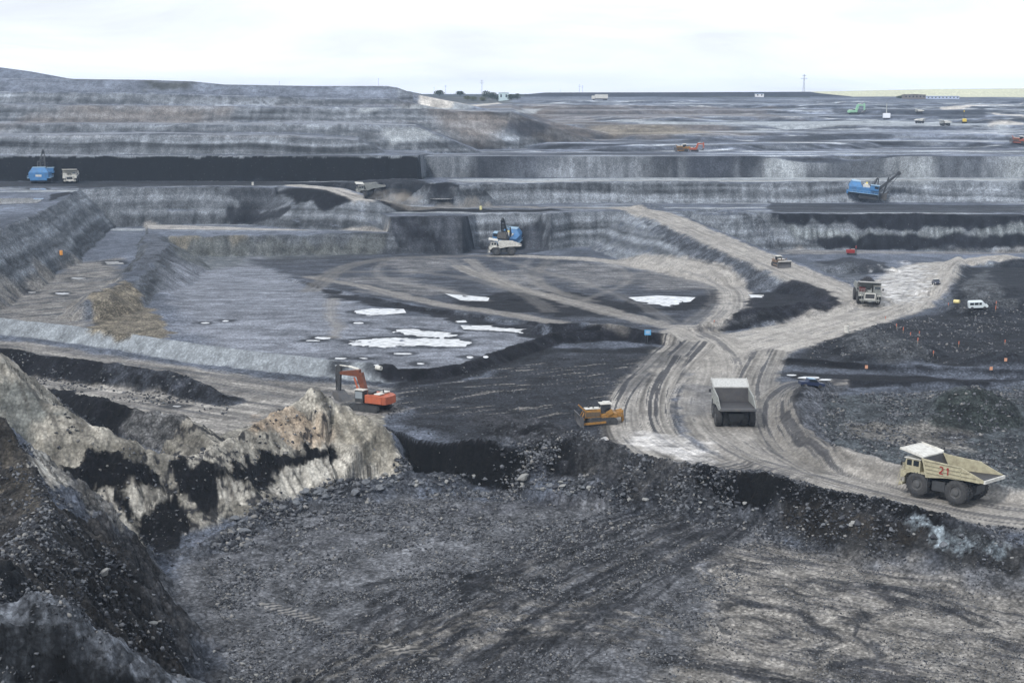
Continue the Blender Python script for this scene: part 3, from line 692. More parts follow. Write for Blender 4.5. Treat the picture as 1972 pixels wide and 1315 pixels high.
def arc(px, py, r, a0_, a1_, w, col, op, seed, cov=-.05):
    x0, y0 = P(px, py, -62.4); q = []
    for k in range(13):
        th = R(a0_+(a1_-a0_)*k/12); rr = r*(1+.10*math.sin(k*1.7+seed))
        q.append((x0+math.cos(th)*rr, y0+math.sin(th)*rr*1.15))
    S, D, AL, SG, E = pdist(q, w+2)
    st = sst(cov-.2, cov+.25, fbm(SG/.5, AL/6, 4, seed)+.5*fbm(X[S]/1.4, Y[S]/1.4, 3, seed+2))
    m = (1-sst(w*.6, w, D))*st
    paint(S, m.astype(np.float32), col, .3, 1.0, seed+3, op)
    Z[S] -= (m*.07).astype(np.float32)
for i, (px, py, r, a0_, a1_, w, c_, op) in enumerate([(1470, 1212, 9.8, -75, 120, 1.5, PALE*.95, .8), (1470, 1212, 7.6, -60, 125, 1.1, DARK, .7), (1455, 1212, 5.6, -100, 190, 1.0, PALE, .75), (1450, 1212, 3.6, -60, 200, .9, DARK, .6),
        (1475, 1212, 12.2, -60, 110, 1.2, DARK*1.1, .7), (1500, 1205, 14.5, -40, 115, .9, PALE*.9, .7), (1425, 1105, 3.4, 60, 290, .8, PALE*.95, .7), (1425, 1105, 5.5, 80, 275, .8, PALE*.95, .7), (1620, 1150, 6, -100, 120, 1.4, DARK, .6)]):
    arc(px, py, r, a0_, a1_, w, c_, op, 900+i*7)
swathe([(1290, 1270), (1500, 1300), (1650, 1360)], 2.2, DARK, .8, 620, .4, 4, -.2)
swathe([(1690, 1130), (1800, 1155), (1900, 1200)], 2.0, DARK, .7, 624, .4, 4, -.1)
# crawler prints
def prints(pp, w, per=1.05):
    q = [P(p[0], p[1], -62.4) for p in pp]
    S, D, AL, SG, E = pdist(q, w+.5)
    ph = np.sin((AL+SG*.5)*2*math.pi/per)
    k = (1-sst(w-.15, w+.05, D))*sst(-.45, .1, fbm(X[S]/3, Y[S]/3, 2, 630))
    paint(S, (k*sst(-.2, .3, ph)).astype(np.float32), PALE*.75, .3, 1, 631, .7)
    paint(S, (k*sst(-.1, -.5, ph)*.9).astype(np.float32), DARK*.6, .2, 1, 632, .8)
    Z[S] += (k*ph*.04).astype(np.float32); RGH[S] = RGH[S]*(1-k)+.05*k
prints([(512, 1157), (560, 1175), (650, 1207), (782, 1255)], .95)
prints([(792, 1243), (838, 1265)], .8)

# slope on the right between road and pad
area([(1480, 1000), (1560, 960), (1700, 985), (1800, 1030), (1972, 1060), (1972, 1120), (1720, 1070), (1500, 1035)], (.065, .064, .062), 3, 2, 4, .5, 1.3, 640, .9, rgh=1)
area([(1560, 968), (1690, 985), (1800, 1030), (1750, 1040), (1620, 1000)], (.055, .048, .040), 2, 1.5, 3, .5, 1.2, 641, .7, rgh=1)
area([(1740, 992), (1780, 995), (1840, 1030), (1925, 1060), (1905, 1068), (1820, 1045), (1760, 1015)], (.22, .25, .265), 1.2, 1.2, 2, .4, 1, 642, .9, rgh=1)
# near hillside and nearest mound
S = rows(98, 185)
q = [p[:2] for p in nh]
Sx, D, AL, SG, E = pdist(q, 60)
rel = Z[Sx]+61.4
m = (sst(.2, 1.5, rel)*(X[Sx] < -12)*(Y[Sx] > 100)).astype(np.float32)
own = (D < 42)*(Y[Sx] < np.interp(X[Sx], [-80, -60, -53, -48, -40, -30], [190, 172, 160, 176, 172, 168]))
m = m*own*(CLS[Sx] != 4)
st = fbm((X[Sx]*.9+Y[Sx]*.25)/6, (Y[Sx]*.9-X[Sx]*.25)/1.3, 4, 650)
gl = fbm(Y[Sx]/1.1, X[Sx]/12, 4, 651)
base = np.stack([.070*(1+.75*st+.6*gl), .066*(1+.75*st+.6*gl), .063*(1+.75*st+.6*gl)], -1)
ALB[Sx] = ALB[Sx]*(1-m[..., None])+np.clip(base, .02, 1)*m[..., None]
k = CLS[Sx]; k[m > .5] = 3; CLS[Sx] = k
RGH[Sx] = np.where(m > .5, 1, RGH[Sx])
area([(0, 820), (40, 868), (60, 930), (90, 990), (60, 1000), (0, 900)], (.14, .122, .095), 2, 1.5, 3, .4, 1, 655, .6)
q = [p[:2] for p in nm]
S, D, AL, SG, E = pdist(q, 26)
m = ((1-sst(14, 20, D))*(Z[S] > -61.6)*(Y[S] < 122)).astype(np.float32)
paint(S, m, (.036, .041, .048), .8, 1.2, 660, .95, cls=3, rgh=1)
m = ((1-sst(1.0, 3.2, D+fbm(X[S]/1.2, Y[S]/1.2, 3, 661)*2.2))*(Y[S] < 122)).astype(np.float32)
paint(S, m, (.17, .185, .21), .5, .8, 662, .8)

# tan rock ridge ----------------------------------------------------------
q = [p[:2] for p in tr]
S, D, AL, SG, E = pdist(q, 44)
rel = Z[S]+62.2
rb = np.interp(Y[S], [220, 226, 234, 240], [ray(783, 900)[0], ray(770, 900)[0], ray(748, 830)[0], ray(738, 820)[0]])+fbm(Y[S]/1.3, Z[S]/1.3, 3, 549)*.006
m = (1-sst(20, 26, D))*sst(.3, 1.2, rel)*(SG > -14)*(1-sst(-.001, .001, X[S]/Y[S]-rb))
m = m.astype(np.float32)
lay = fbm(X[S]/14+Y[S]/20, (Z[S]*1.0+X[S]*.12)/.7, 4, 550)
gl = fbm((X[S]*.8+Y[S]*.6)/1.0, (Y[S]*.8-X[S]*.6)/14, 4, 551)
base = np.stack([.225*(1+.6*lay+.35*gl), .212*(1+.6*lay+.35*gl), .182*(1+.62*lay+.35*gl)], -1)
ALB[S] = ALB[S]*(1-m[..., None])+np.clip(base, .03, 1)*m[..., None]
k = CLS[S]; k[m > .5] = 4; CLS[S] = k
RGH[S] = np.where(m > .5, .3, RGH[S])
area([(500, 800), (560, 785), (620, 790), (640, 830), (560, 840), (490, 830)], (.31, .225, .15), 2, 2, 3, .3, 1.5, 552, .5)
area([(0, 715), (40, 730), (110, 790), (130, 800), (60, 820), (0, 810)], (.12, .13, .125), 2, 1.5, 4, .35, 1.5, 553, .8, sx=4)
for pp in [[(420, 915), (455, 890), (500, 868), (540, 880), (600, 862), (645, 872), (648, 892), (600, 892), (570, 900), (545, 912), (525, 930), (500, 948), (470, 938), (440, 930)],
           [(118, 908), (160, 888), (200, 864), (250, 886), (300, 910), (316, 940), (240, 945), (200, 950), (150, 952)], [(205, 862), (240, 880), (266, 908), (215, 935), (175, 918)],
           [(325, 885), (360, 888), (412, 896), (418, 940), (402, 990), (370, 965), (335, 945)], [(245, 990), (300, 970), (335, 952), (358, 980), (354, 1045), (320, 1078), (288, 1055), (268, 1010)],
           [(212, 940), (248, 950), (290, 1055), (265, 1045)]]:
    area(pp, COAL*1.3, .6, 1.0, 1.3, .9, .6, 555, .97, cls=2, rgh=.9)
for pp in [[(500, 948), (535, 915), (560, 900), (600, 888), (655, 884), (700, 872), (745, 880), (778, 912), (740, 922), (680, 926), (610, 940), (540, 955)], [(146, 952), (185, 940), (215, 948), (250, 992), (280, 1050), (225, 1035), (175, 990)],
           [(238, 950), (300, 936), (334, 948), (290, 985), (252, 994)], [(60, 868), (112, 898), (150, 948), (100, 938), (62, 900)], [(420, 925), (450, 918), (495, 955), (470, 968), (425, 962)]]:
    S, m = area(pp, (.31, .295, .26), .8, .8, 1.2, .25, 1.2, 557, .92, rgh=.2)
    paint(S, (m*sst(.05, .35, fbm((X[S]*.8+Y[S]*.6)/.45, (Y[S]*.8-X[S]*.6)/12, 3, 558))).astype(np.float32), (.13, .12, .105), .1, 1, 559, .75)
S = rows(180, 245)
fl = ((CLS[S] == 4) & (A[S] < ray(640, 900)[0]) & (Z[S] < -52)).astype(np.float32)*sst(.18, .42, fbm(X[S]/.9, Y[S]/.9, 4, 5550)+.45*fbm(X[S]/9, Y[S]/9, 2, 5551))
paint(S, fl.astype(np.float32), COAL*2.5, .5, .8, 5552, .8)
gm = (CLS[S] == 4).astype(np.float32)*sst(.25, .5, fbm((X[S]*.8+Y[S]*.6)/2.4, (Y[S]*.8-X[S]*.6)/16, 4, 5553))
paint(S, gm.astype(np.float32), (.085, .08, .07), .4, 1.2, 5554, .6)
area([(640, 790), (700, 800), (745, 830), (776, 905), (700, 880), (650, 850)], (.215, .195, .155), 1, .8, 2, .3, 1.5, 554, .5)
# fine relief: clods and lumps where the ground is loose, no finer than the mesh can carry
S = rows(98, 420)
k1 = sst(300, 200, Y[S]); k2 = sst(430, 330, Y[S])
Z[S] += RGH[S]*(fbm(X[S]/1.4, Y[S]/1.5, 4, 700, .7)*.46*k1+fbm(X[S]/3.6, Y[S]/4, 2, 703)*.3*k2)
bil = 1-np.abs(fbm(X[S]/2.6, Y[S]/3.0, 3, 705))*2
Z[S] += np.clip(RGH[S]-.7, 0, 1)*bil*1.1*k1
# rubble belt at the foot of the ridge and the near face
def belt(pp, w, amp, seed, z=-62.4, lift=.8):
    q = [P(p[0], p[1], z) for p in pp]
    S, D, AL, SG, E = pdist(q, w+3)
    m = 1-sst(w*.3, w, D)
    Z[S] += (m*(lift+amp*(1-2*np.abs(fbm(X[S]/1.7, Y[S]/1.9, 4, seed))))).astype(np.float32)
    paint(S, m.astype(np.float32), (.085, .089, .098), .5, 1.2, seed+3, .6, rgh=1)
belt([(300, 1090), (400, 1065), (450, 1035), (520, 1003), (600, 977), (700, 955)], 3.0, .7, 709, lift=.4)
belt([(680, 955), (800, 935), (900, 928), (1000, 925), (1100, 935), (1200, 960), (1350, 985), (1480, 1005)], 4.6, 1.0, 710)
belt([(1350, 985), (1500, 1003), (1620, 1030), (1750, 1062), (1900, 1100)], 3.6, .7, 715, -62, .5)
belt([(90, 1030), (180, 1090), (280, 1150), (340, 1230), (430, 1300)], 5, .6, 718, -60, .2)
# near coal face under the road edge
S = rows(160, 245)
edge = Yc0[None, :]-Y[S]
am = sst(-.004, .002, A[S]-np.interp(Y[S], [220, 226, 234, 240], [ray(783, 900)[0], ray(770, 900)[0], ray(748, 830)[0], ray(738, 820)[0]]))*(1-sst(ray(1085, 900)[0], ray(1120, 900)[0], A[S]))
am = np.maximum(am, sst(ray(1325, 900)[0], ray(1350, 900)[0], A[S])*(1-sst(ray(1800, 960)[0], ray(1860, 960)[0], A[S])))
dd = (edge+fbm(X[S]/5, Y[S]/9, 4, 21))
m = (am*sst(-.4, .2, dd)*(1-sst(3.2, 5.0, dd+fbm(X[S]/3, Y[S]/3, 3, 560)*3))).astype(np.float32)
paint(S, m, COAL*1.0, .8, 1.5, 561, cls=2, rgh=.9)
area([(1500, 975), (1570, 962), (1680, 985), (1760, 1020), (1740, 1050), (1640, 1040), (1510, 1020)], (.050, .043, .035), 2, 1.5, 3, .7, 1.2, 641, .8, rgh=1)
area([(1738, 990), (1780, 993), (1840, 1028), (1928, 1060), (1905, 1072), (1820, 1050), (1755, 1018)], (.20, .235, .26), 1, 1.4, 1.6, .5, .8, 642, .9, rgh=1)
area([(1090, 940), (1300, 955), (1480, 975), (1490, 1000), (1300, 990), (1100, 965)], (.10, .108, .125), 2, 2, 3, .7, 1, 643, .6, rgh=1)
lum = ALB.mean(-1).clip(.004, 1)
ALB *= .98*((lum/.16)**.62)[..., None]
ALB = np.clip(ALB, .004, .62)

# ------------------------------------------------------------------ materials
MATS = {}
def mat(name, col, rough=.6, metal=0.0, var=.15, nscale=3.0, dirt=None, bump=0.0, spec=.4, emit=None):
    if name in MATS: return MATS[name]
    m = bpy.data.materials.new(name); m.use_nodes = True
    t = m.node_tree; b_ = t.nodes['Principled BSDF']
    b_.inputs['Roughness'].default_value = rough; b_.inputs['Metallic'].default_value = metal
    b_.inputs['Specular IOR Level'].default_value = spec
    tcn = N(t, 'ShaderNodeTexCoord')
    nz = N(t, 'ShaderNodeTexNoise'); nz.inputs['Scale'].default_value = nscale; nz.inputs['Detail'].default_value = 6; nz.inputs['Roughness'].default_value = .65
    t.links.new(tcn.outputs['Object'], nz.inputs['Vector'])
    mx = N(t, 'ShaderNodeMix', data_type='RGBA')
    d = dirt if dirt else tuple(c*(1-var*2) for c in col)
    mx.inputs['A'].default_value = (*d, 1); mx.inputs['B'].default_value = (*col, 1)
    mr = N(t, 'ShaderNodeMapRange'); mr.inputs['From Min'].default_value = .5-.18-var*.3; mr.inputs['From Max'].default_value = .5+.08
    t.links.new(nz.outputs['Fac'], mr.inputs['Value']); t.links.new(mr.outputs['Result'], mx.inputs['Factor'])
    t.links.new(mx.outputs['Result'], b_.inputs['Base Color'])
    if bump:
        bp = N(t, 'ShaderNodeBump'); bp.inputs['Distance'].default_value = bump; bp.inputs['Strength'].default_value = .8
        t.links.new(nz.outputs['Fac'], bp.inputs['Height']); t.links.new(bp.outputs['Normal'], b_.inputs['Normal'])
    if emit: b_.inputs['Emission Color'].default_value = (*emit, 1); b_.inputs['Emission Strength'].default_value = 1
    MATS[name] = m
    return m
def ground_mat():
    m = bpy.data.materials.new('earth'); m.use_nodes = True
    t = m.node_tree; b_ = t.nodes['Principled BSDF']; lk = t.links.new
    b_.inputs['Roughness'].default_value = .92; b_.inputs['Specular IOR Level'].default_value = .25
    at = N(t, 'ShaderNodeAttribute'); at.attribute_name = 'albedo'
    ar = N(t, 'ShaderNodeAttribute'); ar.attribute_name = 'relief'
    tcn = N(t, 'ShaderNodeTexCoord')
    a = N(t, 'ShaderNodeTexNoise'); a.inputs['Scale'].default_value = 2.4; a.inputs['Detail'].default_value = 6; a.inputs['Roughness'].default_value = .8
    c = N(t, 'ShaderNodeTexNoise'); c.inputs['Scale'].default_value = .33; c.inputs['Detail'].default_value = 8; c.inputs['Roughness'].default_value = .7
    lk(tcn.outputs['Object'], a.inputs['Vector'])
    mpp = N(t, 'ShaderNodeMapping'); mpp.inputs['Scale'].default_value = (.8, .6, .5); lk(tcn.outputs['Object'], mpp.inputs['Vector']); lk(mpp.outputs['Vector'], c.inputs['Vector'])
    ad = N(t, 'ShaderNodeMath', operation='ADD'); lk(a.outputs['Fac'], ad.inputs[0]); lk(c.outputs['Fac'], ad.inputs[1])
    mr = N(t, 'ShaderNodeMapRange'); mr.inputs['From Min'].default_value = .82; mr.inputs['From Max'].default_value = 1.18; mr.inputs['To Min'].default_value = .38; mr.inputs['To Max'].default_value = 1.66
    lk(ad.outputs[0], mr.inputs['Value'])
    am = N(t, 'ShaderNodeMapRange'); am.inputs['From Max'].default_value = .7; am.inputs['To Min'].default_value = .35; am.inputs['To Max'].default_value = 1.0; lk(ar.outputs['Fac'], am.inputs['Value'])
    ctr = N(t, 'ShaderNodeMath', operation='SUBTRACT'); ctr.inputs[1].default_value = 1.05; lk(mr.outputs['Result'], ctr.inputs[0])
    cm = N(t, 'ShaderNodeMath', operation='MULTIPLY_ADD'); cm.inputs[2].default_value = 1.05; lk(ctr.outputs[0], cm.inputs[0]); lk(am.outputs['Result'], cm.inputs[1])
    mu = N(t, 'ShaderNodeVectorMath', operation='SCALE'); lk(at.outputs['Color'], mu.inputs[0]); lk(cm.outputs[0], mu.inputs['Scale'])
    vc = N(t, 'ShaderNodeTexVoronoi'); vc.inputs['Scale'].default_value = 2.1; lk(tcn.outputs['Object'], vc.inputs['Vector'])
    sc_ = N(t, 'ShaderNodeSeparateColor'); lk(vc.outputs['Color'], sc_.inputs['Color'])
    cl_ = N(t, 'ShaderNodeMapRange'); cl_.inputs['To Min'].default_value = .58; cl_.inputs['To Max'].default_value = 1.45; lk(sc_.outputs['Green'], cl_.inputs['Value'])
    ed = N(t, 'ShaderNodeMapRange'); ed.inputs['From Min'].default_value = .25; ed.inputs['From Max'].default_value = .75; ed.inputs['To Min'].default_value = 1.1; ed.inputs['To Max'].default_value = .6; lk(vc.outputs['Distance'], ed.inputs['Value'])  # shade in the gaps between clods, painted into the colour
    ce = N(t, 'ShaderNodeMath', operation='MULTIPLY'); lk(cl_.outputs['Result'], ce.inputs[0]); lk(ed.outputs['Result'], ce.inputs[1])
    c1 = N(t, 'ShaderNodeMath', operation='SUBTRACT'); c1.inputs[1].default_value = .9; lk(ce.outputs[0], c1.inputs[0])
    c2 = N(t, 'ShaderNodeMath', operation='MULTIPLY_ADD'); c2.inputs[2].default_value = 1.0; lk(c1.outputs[0], c2.inputs[0]); lk(am.outputs['Result'], c2.inputs[1])
    mv = N(t, 'ShaderNodeVectorMath', operation='SCALE'); lk(mu.outputs['Vector'], mv.inputs[0]); lk(c2.outputs[0], mv.inputs['Scale']); mu = mv
    # scattered pale and dark stones
    vo = N(t, 'ShaderNodeTexVoronoi'); vo.inputs['Scale'].default_value = 1.1; vo.inputs['Randomness'].default_value = 1
    lk(tcn.outputs['Object'], vo.inputs['Vector'])
    st = N(t, 'ShaderNodeMapRange'); st.inputs['From Min'].default_value = .16; st.inputs['From Max'].default_value = .10; lk(vo.outputs['Distance'], st.inputs['Value'])
    sep = N(t, 'ShaderNodeSeparateColor'); lk(vo.outputs['Color'], sep.inputs['Color'])
    th = N(t, 'ShaderNodeMath', operation='GREATER_THAN'); th.inputs[1].default_value = .86; lk(sep.outputs['Red'], th.inputs[0])
    mm = N(t, 'ShaderNodeMath', operation='MULTIPLY'); lk(st.outputs['Result'], mm.inputs[0]); lk(th.outputs[0], mm.inputs[1])
    mm2 = N(t, 'ShaderNodeMath', operation='MULTIPLY'); mm2.inputs[1].default_value = .6; lk(mm.outputs[0], mm2.inputs[0])
    mx = N(t, 'ShaderNodeMix', data_type='RGBA'); mx.inputs['B'].default_value = (.24, .24, .24, 1)
    lk(mm2.outputs[0], mx.inputs['Factor']); lk(mu.outputs['Vector'], mx.inputs['A'])
    lk(mx.outputs['Result'], b_.inputs['Base Color'])
    bp = N(t, 'ShaderNodeBump'); bp.inputs['Strength'].default_value = 1.0
    ds = N(t, 'ShaderNodeMath', operation='MULTIPLY_ADD'); ds.inputs[1].default_value = .55; ds.inputs[2].default_value = .05; lk(ar.outputs['Fac'], ds.inputs[0])
    lk(ds.outputs[0], bp.inputs['Distance'])
    lk(ad.outputs[0], bp.inputs['Height']); lk(bp.outputs['Normal'], b_.inputs['Normal'])
    return m
EARTH = ground_mat()

def tag(o, label=None, cat=None, group=None, kind=None):
    if label: o['label'] = label
    if cat: o['category'] = cat
    if group: o['group'] = group
    if kind: o['kind'] = kind
    return o
# ------------------------------------------------------------------ ground meshes, one per kind of ground
idx = np.arange(NR*NC, dtype=np.int32).reshape(NR, NC)
q0 = np.stack([idx[:-1, :-1], idx[:-1, 1:], idx[1:, 1:], idx[1:, :-1]], -1).reshape(-1, 4)
fc = CLS[:-1, :-1].reshape(-1)
V = np.stack([X, Y, Z], -1).reshape(-1, 3)
AL4 = np.concatenate([ALB.reshape(-1, 3), np.ones((NR*NC, 1), np.float32)], 1)
RF = RGH.reshape(-1)
for cid, nm_, lab, cat in [(0, 'ground', 'grey clay floor, benches and terraces of the open pit', 'ground'), (1, 'haul_road', 'pale rutted dirt haul roads crossing the pit', 'road'),
                      (2, 'coal_seam', 'black coal seams exposed in the pit walls', 'coal seam'), (3, 'hill', 'spoil hills rising at the left of the pit', 'hill'),
                      (4, 'rock_ridge', 'tan layered rock ridge in front of the orange excavator', 'ridge'), (5, 'earth_berm', 'long low earth berms beside the haul roads', 'berm')]:
    fs = q0[fc == cid]
    if len(fs) == 0: continue
    used = np.zeros(NR*NC, bool); used[fs.ravel()] = True
    remap = np.cumsum(used)-1
    vs = V[used]; fs = remap[fs].astype(np.int32)
    me = bpy.data.meshes.new(nm_)
    me.vertices.add(len(vs)); me.vertices.foreach_set('co', vs.astype(np.float32).ravel())
    me.loops.add(len(fs)*4); me.loops.foreach_set('vertex_index', fs.ravel())
    me.polygons.add(len(fs)); me.polygons.foreach_set('loop_start', np.arange(0, len(fs)*4, 4, dtype=np.int32))
    me.polygons.foreach_set('use_smooth', np.ones(len(fs), bool))
    me.update(calc_edges=True)
    ca = me.attributes.new('albedo', 'FLOAT_COLOR', 'POINT'); ca.data.foreach_set('color', AL4[used].astype(np.float32).ravel())
    ra = me.attributes.new('relief', 'FLOAT', 'POINT'); ra.data.foreach_set('value', RF[used].astype(np.float32))
    me.materials.append(EARTH)
    o = bpy.data.objects.new(nm_, me); COL.objects.link(o)
    tag(o, lab, cat, kind='structure')

# water sheets
WATER = bpy.data.materials.new('water'); WATER.use_nodes = True
b_ = WATER.node_tree.nodes['Principled BSDF']
wn = N(WATER.node_tree, 'ShaderNodeTexNoise'); wn.inputs['Scale'].default_value = .5; wn.inputs['Detail'].default_value = 4
wm = N(WATER.node_tree, 'ShaderNodeMix', data_type='RGBA'); wm.inputs['A'].default_value = (.40, .40, .39, 1); wm.inputs['B'].default_value = (.66, .67, .68, 1)  # pale silty base, with the mirrored bright sky painted into it
wr = N(WATER.node_tree, 'ShaderNodeMapRange'); wr.inputs['From Min'].default_value = .4; wr.inputs['From Max'].default_value = .6
wt = N(WATER.node_tree, 'ShaderNodeTexCoord'); wl_ = WATER.node_tree.links.new
wl_(wt.outputs['Object'], wn.inputs['Vector']); wl_(wn.outputs['Fac'], wr.inputs['Value']); wl_(wr.outputs['Result'], wm.inputs['Factor']); wl_(wm.outputs['Result'], b_.inputs['Base Color'])
b_.inputs['Roughness'].default_value = .03; b_.inputs['IOR'].default_value = 1.6
for i, (q, z) in enumerate(PUDS):
    cx = sum(p[0] for p in q)/len(q); cy = sum(p[1] for p in q)/len(q)
    me = bpy.data.meshes.new('puddle')
    n = len(q)
    me.from_pydata([((p[0]-cx)*1.25, (p[1]-cy)*1.25, 0) for p in q], [], [list(range(n))])
    me.materials.append(WATER)
    o = bpy.data.objects.new('puddle', me); COL.objects.link(o); o.location = (cx, cy, z)
    tag(o, 'shallow white puddle on the pit ground', 'puddle', kind='structure')

# ------------------------------------------------------------------ mesh kit
class MB:
    def __init__(s): s.v = []; s.f = []
    def add(s, vs, fs):
        n = len(s.v); s.v += [tuple(p) for p in vs]; s.f += [tuple(i+n for i in f) for f in fs]; return s
    def box(s, x0, x1, y0, y1, z0, z1, taper=0):
        t = taper
        return s.add([(x0, y0, z0), (x1, y0, z0), (x1, y1, z0), (x0, y1, z0), (x0+t, y0+t, z1), (x1-t, y0+t, z1), (x1-t, y1-t, z1), (x0+t, y1-t, z1)],
                     [(0, 3, 2, 1), (4, 5, 6, 7), (0, 1, 5, 4), (1, 2, 6, 5), (2, 3, 7, 6), (3, 0, 4, 7)])
    def prism(s, prof, y0, y1, ax='y'):            # profile in (x,z), extruded along y
        n = len(prof)
        if ax == 'y': vs = [(p[0], y0, p[1]) for p in prof]+[(p[0], y1, p[1]) for p in prof]
        elif ax == 'x': vs = [(y0, p[0], p[1]) for p in prof]+[(y1, p[0], p[1]) for p in prof]
        else: vs = [(p[0], p[1], y0) for p in prof]+[(p[0], p[1], y1) for p in prof]
        return s.add(vs, [tuple(range(n))]+[tuple(range(2*n-1, n-1, -1))]+[(i, (i+1) % n+0, (i+1) % n+n, i+n)[::-1] for i in range(n)])
    def tube(s, a, b, r, r2=None, n=8):
        a = Vector(a); b = Vector(b); d = (b-a); d.normalize()
        u = d.orthogonal().normalized(); w = d.cross(u)
        r2 = r if r2 is None else r2
        vs = [a+(u*math.cos(2*math.pi*i/n)+w*math.sin(2*math.pi*i/n))*r for i in range(n)]+[b+(u*math.cos(2*math.pi*i/n)+w*math.sin(2*math.pi*i/n))*r2 for i in range(n)]
        return s.add(vs, [(i, (i+1) % n, (i+1) % n+n, i+n) for i in range(n)]+[tuple(range(n-1, -1, -1)), tuple(range(n, 2*n))])
    def beam(s, a, b, w, h, w2=None, h2=None):
        a = Vector(a); b = Vector(b); d = (b-a).normalized()
        side = Vector((0, 1, 0)) if abs(d.y) < .9 else Vector((1, 0, 0))
        up = side.cross(d).normalized(); side = d.cross(up).normalized()
        w2 = w if w2 is None else w2; h2 = h if h2 is None else h2
        vs = [a+side*sx*w/2+up*sz*h/2 for sx, sz in ((-1, -1), (1, -1), (1, 1), (-1, 1))]+[b+side*sx*w2/2+up*sz*h2/2 for sx, sz in ((-1, -1), (1, -1), (1, 1), (-1, 1))]
        return s.add(vs, [(0, 1, 2, 3)[::-1], (4, 5, 6, 7), (0, 1, 5, 4), (1, 2, 6, 5), (2, 3, 7, 6), (3, 0, 4, 7)])
    def lathe(s, prof, c=(0, 0, 0), ax='y', n=28):   # profile (r, along)
        k = len(prof); vs = []
        for i in range(n):
            t = 2*math.pi*i/n
            for r, h in prof:
                p = (r*math.cos(t), h, r*math.sin(t)) if ax == 'y' else (r*math.cos(t), r*math.sin(t), h) if ax == 'z' else (h, r*math.cos(t), r*math.sin(t))
                vs.append((p[0]+c[0], p[1]+c[1], p[2]+c[2]))
        fs = [(i*k+j, i*k+j+1, ((i+1) % n)*k+j+1, ((i+1) % n)*k+j) for i in range(n) for j in range(k-1)]
        return s.add(vs, fs)
    def build(s, name, m, parent=None, bevel=0, smooth=False, label=None, loc=None):
        me = bpy.data.meshes.new(name); me.from_pydata(s.v, [], s.f)
        bm = bmesh.new(); bm.from_mesh(me)
        bmesh.ops.recalc_face_normals(bm, faces=bm.faces)
        if bevel:
            bmesh.ops.bevel(bm, geom=[e for e in bm.edges if len(e.link_faces) == 2 and e.calc_face_angle(0) > .5], offset=bevel, segments=1, affect='EDGES')
        bm.to_mesh(me); bm.free()
        if smooth:
            me.polygons.foreach_set('use_smooth', [True]*len(me.polygons))
            me.set_sharp_from_angle(angle=R(40))
        me.materials.append(m)
        o = bpy.data.objects.new(name, me); COL.objects.link(o)
        if parent: o.parent = parent
        if loc: o.location = loc
        if label: o['label'] = label
        return o
def empty(name, label, cat, group=None):
    o = bpy.data.objects.new(name, None); COL.objects.link(o)
    return tag(o, label, cat, group)
def copy_tree(o, parent=None):
    kids = [c for c in bpy.data.objects if c.parent == o] if False else list(o.children)
    c = o.copy(); COL.objects.link(c)
    if parent is not None: c.parent = parent
    for k in kids: copy_tree(k, c)
    return c
def place(o, x, y, head, lx=3.0, ly=2.5, scale=1.0, dz=0.0, flat=False, pitch=None, roll=None):
    """stand a machine on the ground: heading from +X, tilted to the ground under its wheels"""
    o.rotation_mode = 'XYZ'
    c, s_ = math.cos(head), math.sin(head)
    def g(u, v): return Zat(x+u*c-v*s_, y+u*s_+v*c)
    zf = (g(lx, ly)+g(lx, -ly))/2; zr = (g(-lx, ly)+g(-lx, -ly))/2; zl = (g(lx, ly)+g(-lx, ly))/2; zg = (g(lx, -ly)+g(-lx, -ly))/2
    z = (zf+zr)/2
    p = -math.atan2(zf-zr, 2*lx); q = math.atan2(zl-zg, 2*ly)
    p = max(-.11, min(.11, p)); q = max(-.07, min(.07, q))
    if pitch is not None: p = pitch
    if roll is not None: q = roll
    if flat: p = q = 0; z = min(zf, zr, g(0, 0))
    o.rotation_euler = (Matrix.Rotation(head, 3, 'Z') @ Matrix.Rotation(p, 3, 'Y') @ Matrix.Rotation(q, 3, 'X')).to_euler()
    o.location = (x, y, z+dz)
    o.scale = (scale,)*3
    return o

# ------------------------------------------------------------------ paints
YEL = mat('cream_paint', (.42, .39, .27), .5, var=.35, nscale=1.6, dirt=(.22, .19, .13))
WHT = mat('dusty_white_paint', (.66, .65, .60), .55, var=.25, nscale=1.5, dirt=(.36, .34, .30))
GRN = mat('pale_grey_paint', (.30, .31, .29), .6, var=.3, nscale=1.5, dirt=(.2, .2, .19))
DKS = mat('dark_steel', (.055, .058, .062), .6, var=.2, nscale=2, dirt=(.03, .03, .03))
TYR = mat('tyre_rubber', (.035, .036, .038), .85, var=.2, nscale=2, dirt=(.07, .068, .065), bump=.03)
RIM = mat('rim_steel', (.10, .10, .10), .6, var=.2)
STL = mat('worn_steel', (.085, .088, .095), .5, var=.25, nscale=1.2, dirt=(.13, .12, .11))
GLS = mat('dark_glass', (.02, .025, .03), .08, var=0, spec=.8)
RED = mat('red_paint', (.33, .035, .03), .5, var=.2)
ORG = mat('orange_paint', (.46, .12, .06), .5, var=.4, nscale=1.0, dirt=(.22, .075, .05))
BRN = mat('rust_brown_paint', (.17, .06, .035), .5, var=.25, nscale=1.2)
BLU = mat('blue_paint', (.06, .20, .42), .55, var=.3, nscale=.8, dirt=(.07, .13, .22))
LBL = mat('light_blue_paint', (.30, .45, .58), .5, var=.15)
OCH = mat('ochre_paint', (.33, .17, .04), .55, var=.4, nscale=1.6, dirt=(.14, .085, .045))
LAM = mat('lamp_glass', (.8, .78, .7), .2, var=0)
AMB = mat('amber_lens', (.8, .35, .08), .3, var=0)
LGN = mat('light_green_paint', (.33, .60, .40), .5, var=.12, nscale=.6)
COALM = mat('coal_lumps', (.016, .016, .020), .6, var=.3, nscale=2, bump=.2, dirt=(.006, .006, .008))
